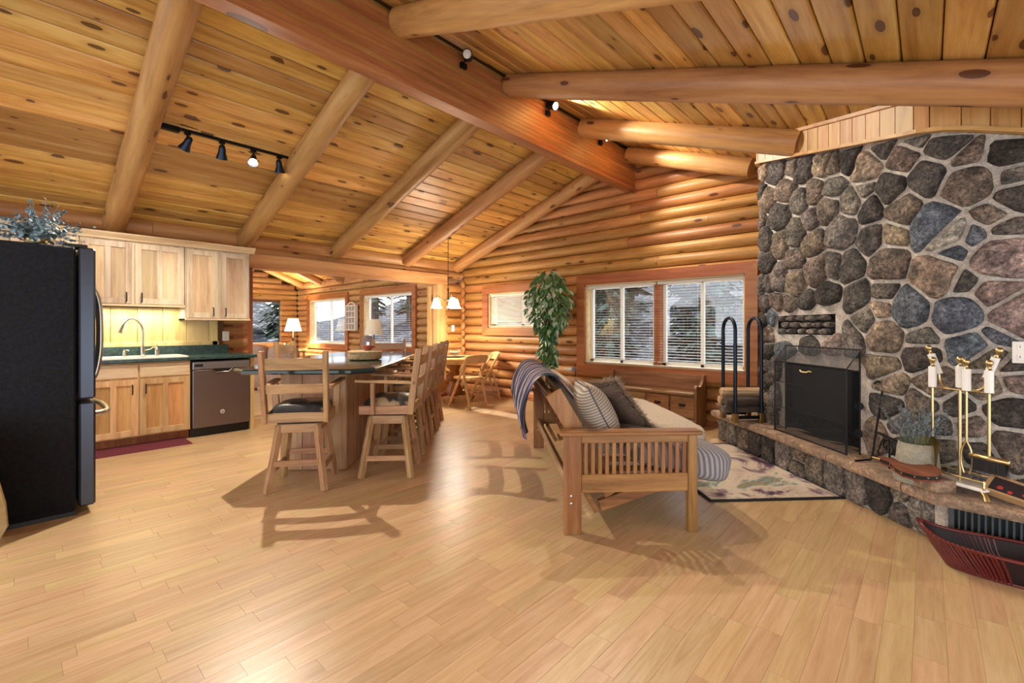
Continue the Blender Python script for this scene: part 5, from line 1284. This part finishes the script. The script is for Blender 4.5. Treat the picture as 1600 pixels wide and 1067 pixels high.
for k in range(60):
    a, b = 2 * pi * k / 60, 2 * pi * (k + 1) / 60; wv.add([bk_(a, 0) * .985, bk_(b, 0) * .985, bk_(b, .96) * .985, bk_(a, .96) * .985], [(0, 1, 2, 3)])
wv.add([bk_(2 * pi * k / 60, 0) for k in range(60)], [tuple(range(60))]); wv.build('liner', M['wickerdark'], wb, 180, recalc=False)
M['paper'] = plain('paper', '#e4e2e6', .6); M['papergrey'] = plain('newsprint', '#a9a6a4', .7)
for i, (dx, dy, dz, rz, ty, m_, lab) in enumerate(((.12, .0, .12, 28, 22, 'paper', 'white folded paper standing in the wicker basket'), (.2, -.02, .13, -12, 15, 'papergrey', 'grey printed leaflet in the wicker basket'))):
    pp = MB().box((0, 0, 0), (.22, .15, .006), .001).build('paper_sheet', M[m_], None, None, (.44 + dx, 3.36 + dy, dz + .03)); pp.rotation_euler = (radians(12), radians(-ty), radians(rz)); tag(pp, lab, 'paper')
# ================================================================ END WALL: BENCH, FICUS, PLUG
be_ = thing('storage_bench', 'oak storage bench with scrolled ends and three pull drawers under the window', 'bench', (-2.73, 5.76, 0))
bw_, bd0, bd1 = .64, -.16, .165
prof = [(bd0, 0), (bd1, 0), (bd1, .64), (.09, .64), (.075, .60), (.05, .56), (.02, .53), (-.03, .515), (-.08, .52), (-.12, .535), (-.15, .53), (-.17, .505), (bd0 - .0, .47)]
for sx in (-1, 1): MB().prism(prof, sx * bw_ - .016, sx * bw_ + .016, 'x').build('end_panel', M['benchz'], be_)
MB().box((0, -.02, .425), (2 * bw_ - .03, .32, .03), .006).build('seat', M['bench'], be_)
MB().box((0, .145, .54), (2 * bw_ - .03, .03, .2), .004).build('backrest', M['bench'], be_)
MB().box((0, .0, .22), (2 * bw_ - .03, .28, .38)).build('case', M['bench'], be_)
MB().box((0, bd0 + .012, .065), (2 * bw_ - .03, .02, .12), .003).build('base_rail', M['bench'], be_)
for k in range(4):
    xx = -bw_ + .16 + k * .32 ; d_ = MB().box((xx, bd0 + .005, .265), (.295, .022, .26), .004).build('drawer_front', M['bench'], be_)
    MB().box((xx, bd0 - .009, .29), (.085, .008, .035), .003).build('label_pull', M['dark_pull'], d_)
    MB().tube(catmull([(xx - .03, bd0 - .012, .283), (xx - .02, bd0 - .028, .277), (xx + .02, bd0 - .028, .277), (xx + .03, bd0 - .012, .283)], 3), .005, 6).build('cup_lip', M['dark_pull'], d_, 60)
# ficus: pot on floor behind the futon
fi = thing('ficus_tree', 'tall artificial ficus with hanging green leaves before the log wall', 'plant', (-4.32, 5.55, 0))
MB().lathe([(.13, 0), (.15, .02), (.18, .3), (.19, .31), (.17, .31), (.16, .27), (0, .27)], 20).build('pot', M['basket'], fi, 50)
for k in range(3):
    pts = [(.03 * cos(k * 2.1 + t_ * 1.3), .03 * sin(k * 2.1 + t_ * 1.3), .25 + .18 * t_) for t_ in range(9)]; MB().tube(pts, .013, 6).build('trunk', M['bark'], fi, 60)
rg = random.Random(21)
def leafm(L, w): return MB().add([(0, 0, 0), (L * .3, w * .8, .006), (L * .6, w * .85, .0), (L, 0, -.022), (L * .6, -w * .85, 0), (L * .3, -w * .8, .006), (L * .5, 0, .0 - .008)], [(0, 1, 6), (1, 2, 6), (2, 3, 6), (3, 4, 6), (4, 5, 6), (5, 0, 6)])
lms = [leafm(.11, .032).mesh('leaf', M['leaf']), leafm(.10, .03).mesh('leaf', M['pale_leaf']), leafm(.12, .032).mesh('leaf', M['leaf'])]
def envelope(z):     # crown radius by height, read from the plant's outline
    P = [(.55, .06), (.7, .12), (.85, .17), (1.0, .12), (1.15, .13), (1.3, .27), (1.5, .37), (1.7, .38), (1.85, .33), (2.0, .25), (2.12, .10)]
    for (a, ra), (b, rb_) in zip(P[:-1], P[1:]):
        if a <= z <= b: return ra + (rb_ - ra) * (z - a) / (b - a)
    return .05
many = MB(); many2 = MB(); cnt = 0
for k in range(1150):
    z = rg.uniform(.55, 2.12); R_ = envelope(z)
    if rg.random() > (R_ / .38) ** .8 + .12: continue
    a = rg.random() * 6.28; r_ = R_ * sqrt(rg.uniform(.12, 1)); p = Vector((r_ * cos(a), r_ * sin(a) * .75, z))
    e = Matrix.Rotation(a + rg.uniform(-.9, .9), 4, 'Z') @ Matrix.Rotation(rg.uniform(.35, 1.35), 4, 'Y') @ Matrix.Rotation(rg.uniform(-.7, .7), 4, 'X')
    if p.y < -.02 and cnt < 290:
        link(rg.choice(lms), 'leaf', fi, p, e.to_euler()); cnt += 1
    else:
        src = leafm(.11, .031); (many if rg.random() < .55 else many2).add(src.v, src.f, Matrix.Translation(p) @ e)
tag(many.build('foliage', M['leaf'], fi, recalc=False), kind='stuff'); tag(many2.build('pale_foliage', M['pale_leaf'], fi, recalc=False), kind='stuff')
br = MB()
for k in range(26):
    z = rg.uniform(.7, 1.7); a = rg.random() * 6.28; R_ = envelope(min(2.1, z + .25)) * .8; br.tube([(0, 0, z), (R_ * .5 * cos(a), R_ * .5 * sin(a) * .75, z + .2), (R_ * cos(a), R_ * sin(a) * .75, z + .22)], .004, 4)
tag(br.build('twigs', M['bark'], fi), kind='stuff')
pf = thing('plug_in_freshener', 'cream plug-in wall device with blue end on the log wall below the window corner', 'device', (-4.13, 5.90, .60))
MB().box((-.02, -.03, 0), (.13, .05, .045), .006).build('casing', M['vinyl'], pf); M['bluegrey'] = plain('blue_plastic', '#8e95bd', .3); MB().lathe([(.03, 0), (.034, .02), (.03, .05), (0, .055)], 14, (0, 0, 0), Matrix.Translation((.045, -.03, 0)) @ Matrix.Rotation(pi / 2, 4, 'Y')).build('scent_cap', M['bluegrey'], pf, 50)
MB().tube(catmull([(.09, -.03, -.01), (.1, -.03, -.05), (.085, -.02, -.12)], 4), .006, 6).build('cord', M['blackplastic'], pf, 60)
# ================================================================ DINING CORNER
TX, TY = -6.02, 5.12
dt = thing('dining_table', 'round pale oak dining table on a turned pedestal', 'table', (TX, TY, 0))
MB().lathe([(0, .705), (.5, .705), (.53, .71), (.54, .725), (.53, .74), (0, .742)], 40).build('tabletop', M['table'], dt, 40)
MB().lathe([(.42, .64), (.44, .64), (.44, .705), (.42, .705)], 32).build('apron', M['table'], dt, 40)
MB().lathe([(.09, .08), (.13, .1), (.14, .2), (.1, .28), (.075, .32), (.14, .36), (.15, .42), (.1, .47), (.075, .5), (.1, .56), (.13, .62), (.13, .66)], 18).build('pedestal', M['pedestal'], dt, 45)
for k in range(4):
    a = pi / 4 + k * pi / 2; MB().tube([(.08 * cos(a), .08 * sin(a), .14), (.2 * cos(a), .2 * sin(a), .1), (.36 * cos(a), .36 * sin(a), .03)], [.05, .042, .03], 8).build('foot', M['pedestal'], dt, 60)
pt = tag(MB().lathe([(.0, 0), (.16, .0), (.19, .012), (.19, .016), (.16, .008), (0, .008)], 28).build('serving_plate', plain('dark_plate', '#4c4a4f', .35), None, 40, (TX + .05, TY - .04, .742)), 'dark serving plate under the glass bowl on the dining table', 'plate')
gb = thing('glass_bowl', 'fluted clear glass bowl on the dining table', 'bowl', (TX + .05, TY - .04, .758))
MB().lathe([(.05, 0), (.05, .008), (.03, .015), (.07, .035), (.105, .075), (.115, .115), (.11, .115), (.1, .075), (.06, .038), (0, .03)], 24).build('bowl', M['glassware'], gb, 40)
M['cream'] = plain('cream_filling', '#ead9a6', .6); MB().lathe([(.03, .035), (.085, .07), (.08, .078), (0, .082)], 18).build('filling', M['cream'], gb, 50)
def fold_chair(label, loc, rz):
    c = thing('folding_chair', label, 'chair', loc, rz, 'pale wooden folding chairs at the dining table')
    for sx in (-1, 1):
        MB().bar((sx * .205, .28, 0), (sx * .205, -.17, .80), .03, .036, .004, (1, 0, 0)).build('back_leg', M['fold'], c)
        MB().bar((sx * .175, -.20, 0), (sx * .175, -.03, .60), .026, .034, .004, (1, 0, 0)).build('front_leg', M['fold'], c)
        MB().bar((sx * .15, -.15, .44), (sx * .15, .22, .455), .025, .03, .003).build('seat_rail', M['fold'], c)
    for k in range(5): MB().box((0, -.10 + k * .075, .462 + k * .002), (.3, .068, .014), .003).build('seat_slat', M['fold'], c)
    MB().grid(lambda a, b: ((a - .5) * .42, -.125 - .055 * b * 1.0 - .03 * (1 - (2 * a - 1) ** 2), .69 + .12 * b + .015 * (1 - (2 * a - 1) ** 2) * b), 10, 2).build('back_rest', M['fold'], c, 180)
    c.children[-1].modifiers.new('t', 'SOLIDIFY').thickness = .016
    MB().bar((-.19, -.185, .06), (.19, -.185, .06), .02, .055, .003).build('stretcher', M['fold'], c)
    MB().bar((-.2, .2, .14), (.2, .2, .14), .02, .03, .003).build('stretcher', M['fold'], c)
    return c
f0 = fold_chair('pale wooden folding chair at the dining table, nearest the futon', (-5.33, 4.86, 0), radians(88))
f1 = copy_tree(f0); f1.location = (-6.0, 4.42, 0); f1.rotation_euler = (0, 0, radians(4)); f1['label'] = 'pale wooden folding chair between the island stools and the dining table'
f2 = copy_tree(f0); f2.location = (-5.72, 5.6, 0); f2.rotation_euler = (0, 0, radians(150)); f2['label'] = 'pale wooden folding chair between the dining table and log wall'
# chandelier
CX_, CY_ = -5.98, 4.95; zt_ = zc(CX_)
ch = thing('chandelier', 'bronze three-arm chandelier with lit bell shades over the dining table', 'chandelier', (CX_, CY_, 1.66))
M['bronze'] = plain('bronze', '#4a4038', .4, .8); t = NT('lit_bell_glass'); t.b.inputs['Base Color'].default_value = lin('#f6e9c8'); t.b.inputs['Emission Color'].default_value = lin('#ffe2a0'); t.b.inputs['Emission Strength'].default_value = .7
_a = t.n('BsdfTransparent'); _m = t.n('MixShader'); _m.inputs[0].default_value = .5; t.l(_a.outputs[0], _m.inputs[1]); t.l(t.b.outputs[0], _m.inputs[2]); t.l(_m.outputs[0], t.o.inputs[0]); M['bellglass'] = t.m
cz = zt_ - 1.66
lk = 0; zz = .28
while zz < cz - .05:
    a = 0 if lk % 2 else pi / 2; MB().tube([(.009 * cos(q) * cos(a), .009 * cos(q) * sin(a), zz + .02 + .022 * sin(q)) for q in [j * pi / 5 for j in range(10)]], .0028, 5, True).build('chain_link', M['bronze'], ch, 60); zz += .035; lk += 1
MB().lathe([(.0, .02), (.015, .03), (.022, .06), (.01, .09), (.012, .2), (.02, .23), (.006, .26), (.006, .29)], 12).build('stem', M['bronze'], ch, 50)
MB().lathe([(.055, cz - .03), (.05, cz - .012), (.0, cz + .02)], 16).build('canopy', M['bronze'], ch, 50)
for k in range(3):
    a = radians(222 + 120 * k); ca, sa = cos(a), sin(a)
    MB().tube(catmull([(0, 0, .08), (.07 * ca, .07 * sa, .05), (.15 * ca, .15 * sa, .11), (.195 * ca, .195 * sa, .125), (.2 * ca, .2 * sa, .085)], 4), .006, 7).build('arm', M['bronze'], ch, 60)
    MB().lathe([(.026, .085), (.045, .06), (.062, .0), (.07, -.04), (.10, -.085), (.096, -.085), (.065, -.038), (.055, .0), (.02, .07)], 18, (.2 * ca, .2 * sa, 0)).build('bell_shade', M['bellglass'], ch, 50)
    lamp('POINT', 'chandelier_bulb', (CX_ + .2 * ca, CY_ + .2 * sa, 1.62), 27, (1, .92, .8), .03)
# ================================================================ TRACK AND RIDGE SPOTS
TXX = -5.08; zk = zc(TXX) - .02; tilt = math.atan(SL)
tr = thing('track_light', 'black ceiling track with four adjustable spot heads over the kitchen', 'track light', (TXX, 1.45, zk))
MB().box((0, 0, 0), (.035, 1.08, .022), .003).build('track_rail', M['black'], tr); MB().box((0, -.5, -.012), (.06, .16, .045), .005).build('power_feed', M['black'], tr)
def spot_head(par, base, aim, lit, pf_=1.0, shape='bell'):
    b = Vector(base); d = (Vector(aim)).normalized(); q = d.to_track_quat('Z', 'Y').to_matrix().to_4x4(); Mx = Matrix.Translation(b + Vector((0, 0, -.085))) @ q
    pr = [(.012, -.06), (.024, -.05), (.03, -.02), (.034, .02), (.048, .06), (.05, .075), (.046, .075), (.03, .02), (0, .02)] if shape == 'bell' else [(.028, -.05), (.04, -.045), (.042, .06), (.038, .06), (.036, .03), (0, .03)]
    h_ = MB().lathe(pr, 18, (0, 0, 0), Mx).build('spot_shade', M['steelblue'], par, 50)
    MB().lathe([(.036, .055), (.03, .066), (0, .07)], 16, (0, 0, 0), Mx).build('lens', M['glow'] if lit else M['white'], h_, 60)
    MB().cyl(b, b + Vector((0, 0, -.06)), .01, n=8).build('swivel', M['black'], par, 60)
    MB().box((b.x, b.y, b.z), (.03, .05, .03), .003).build('adapter', M['black'], par)
    return par.location + b + Vector((0, 0, -.085)) + d * .085
for k, (yy, aim, lit, en) in enumerate(((-.36, (-.55, -.25, -.75), True, 50), (-.08, (-.5, .1, -.9), True, 50), (.2, (.62, -.25, -.74), True, 200), (.45, (-.3, .2, -.9), True, 60))):
    p = spot_head(tr, (0, yy, -.02), aim, lit)
    lamp('SPOT', 'track_bulb', p, en, (1, .90, .76), .022, p + Vector(aim), 125 if k == 2 else 70, .8)
for k, (yy, aim, lit, en) in enumerate(((2.70, (.5, -.55, -.25), False, 0), (3.92, (.85, -.1, -.45), True, 95), (5.0, (.75, .1, -.6), True, 90))):
    rs = thing('ridge_spotlight', ['unlit cylinder spotlight on the ridge beam, nearest the kitchen end', 'lit cylinder spotlight in the middle of the ridge beam', 'lit cylinder spotlight on the ridge beam near the log gable'][k], 'spotlight', (XR + .09, yy, 3.60))
    MB().box((0, 0, -.02), (.03, .07, .05), .004).build('bracket', M['black'], rs)
    d = Vector(aim).normalized(); q = d.to_track_quat('Z', 'Y').to_matrix().to_4x4(); Mx = Matrix.Translation((.055, 0, .05)) @ q
    MB().lathe([(.03, -.07), (.042, -.06), (.044, .06), (.04, .065), (.036, .04), (0, .04)], 18, (0, 0, 0), Mx).build('can', M['black'], rs, 50)
    MB().lathe([(.037, .05), (0, .056)], 16, (0, 0, 0), Mx).build('lens', M['glow'] if lit else M['white'], rs, 60); MB().tube([(0, 0, -.0), (.03, 0, .02), (.055, 0, .02)], .008, 6).build('yoke', M['black'], rs, 60)
    if lit: 
        p = rs.location + Vector((.055, 0, .05)) + d * .075; lamp('SPOT', 'ridge_bulb', p, en, (1, .9, .76), .025, p + d, 120, .6)
# ================================================================ SITTING ROOM
M['suede'] = fabric('tan_leather', '#8a6a54', '#a58670', 40, .6); M['greyfab'] = fabric('taupe_fabric', '#7b6c68', '#93837c', 60)
sf = thing('sofa', 'tan leather sofa with plump rounded back in the sitting room', 'sofa', (-10.15, 3.45, 0), radians(90 - 42))
for k in range(3):
    superbox(MB(), ((k - 1) * .56, -.32, .62), (.57, .34, .56), .55, 24, 14).build('back_cushion', M['suede'], sf, 180); superbox(MB(), ((k - 1) * .56, .1, .40), (.56, .7, .24), .4, 24, 12).build('seat_cushion', M['suede'], sf, 180)
superbox(MB(), (0, 0, .2), (1.9, .9, .34), .2, 24, 10).build('base', M['suede'], sf, 180)
for sx in (-1, 1): superbox(MB(), (sx * .95, 0, .38), (.26, .92, .56), .45, 20, 12).build('armrest', M['suede'], sf, 180)
rc = thing('recliner', 'taupe recliner with rounded high back in the sitting room', 'armchair', (-9.3, 5.05, 0), radians(160))
superbox(MB(), (0, -.28, .66), (.62, .26, .82), .6, 24, 16, None, None).build('backrest', M['greyfab'], rc, 180); superbox(MB(), (0, .08, .36), (.58, .66, .26), .4, 22, 12).build('seat', M['greyfab'], rc, 180); superbox(MB(), (0, .05, .2), (.82, .8, .32), .25, 22, 10).build('base', M['greyfab'], rc, 180)
for sx in (-1, 1): superbox(MB(), (sx * .38, .05, .42), (.2, .78, .36), .5, 20, 12).build('armrest', M['greyfab'], rc, 180)
M['shadelit'] = plain('lit_pleated_shade', '#f4ead2', .7, emit='#ffe9bf', es=.9); M['shadeoff'] = plain('pleated_shade', '#e2d8c0', .8)
def pleat(r0, r1, z0, z1, n=36):
    vs = []; fs = []
    for (r_, z_) in ((r0, z0), (r1, z1)):
        for k in range(n * 2):
            a = pi * k / n; q = r_ * (1 + (.025 if k % 2 else -.025)); vs.append((q * cos(a), q * sin(a), z_))
    for k in range(2 * n): fs.append((k, (k + 1) % (2 * n), 2 * n + (k + 1) % (2 * n), 2 * n + k))
    return MB().add(vs, fs)
et = thing('end_table', 'dark wooden end table in the sitting room corner', 'table', (-13.3, 5.35, 0)); MB().box((0, 0, .58), (.5, .5, .04), .006).build('top', M['bench'], et)
for sx in (-1, 1):
    for sy in (-1, 1): MB().box((sx * .21, sy * .21, .28), (.05, .05, .56), .004).build('leg', M['benchz'], et)
tl_ = thing('table_lamp', 'lit table lamp with white pleated shade on the end table', 'lamp', (-13.3, 5.35, .60)); MB().lathe([(.1, 0), (.1, .02), (.03, .05), (.025, .3), (.04, .35), (.012, .4), (.012, .62)], 16).build('base', M['bronze'], tl_, 50); pleat(.22, .13, .54, .90).build('lamp_shade', M['shadelit'], tl_)
lamp('POINT', 'table_lamp_bulb', (-13.3, 5.35, 1.3), 130, (1, .85, .62), .05)
gp = thing('small_plant', 'small green plant beside the table lamp on the end table', 'plant', (-13.42, 5.2, .6)); MB().lathe([(.05, 0), (.06, .1), (0, .1)], 12).build('pot', M['white'], gp, 50)
lf = MB()
for k in range(40):
    a = rg.random() * 6.28; d = Vector((cos(a), sin(a), rg.uniform(.1, 1.2))) * .09; s_ = Vector((-sin(a), cos(a), 0)) * .02; b0 = Vector((0, 0, .1)); lf.add([b0, b0 + d * .5 + s_, b0 + d, b0 + d * .5 - s_], [(0, 1, 2, 3)])
tag(lf.build('foliage', M['leaf'], gp, recalc=False), kind='stuff')
fl_ = thing('floor_lamp', 'slim floor lamp with cream pleated shade before the sitting room window', 'lamp', (-8.75, 5.2, 0)); MB().lathe([(.14, 0), (.14, .02), (.02, .04), (.012, .06), (.012, 1.2)], 16).build('pole', M['bronze'], fl_, 50); pleat(.185, .12, 1.10, 1.42).build('lamp_shade', M['shadeoff'], fl_)
# curio shelf on the wall between the sitting room windows
cu = thing('curio_shelf', 'white arched curio shelf hung between the sitting room windows', 'shelf', (-10.98, YE - .05, 1.17))
MB().box((0, .03, .33), (.46, .02, .66)).build('back', M['bench'], cu)
for xx in (-.23, -.077, .077, .23): MB().box((xx, -.02, .33), (.022, .09, .66), .002).build('upright', M['vinyl'], cu)
for zz in (0, .16, .32, .48, .62): MB().box((0, -.02, zz + .01), (.46, .09, .022), .002).build('shelf_board', M['vinyl'], cu)
MB().tube([(-.23 + .46 * t_ / 10, -.03, .64 + .08 * sin(pi * t_ / 10)) for t_ in range(11)], .018, 6).build('arched_top', M['vinyl'], cu, 60)
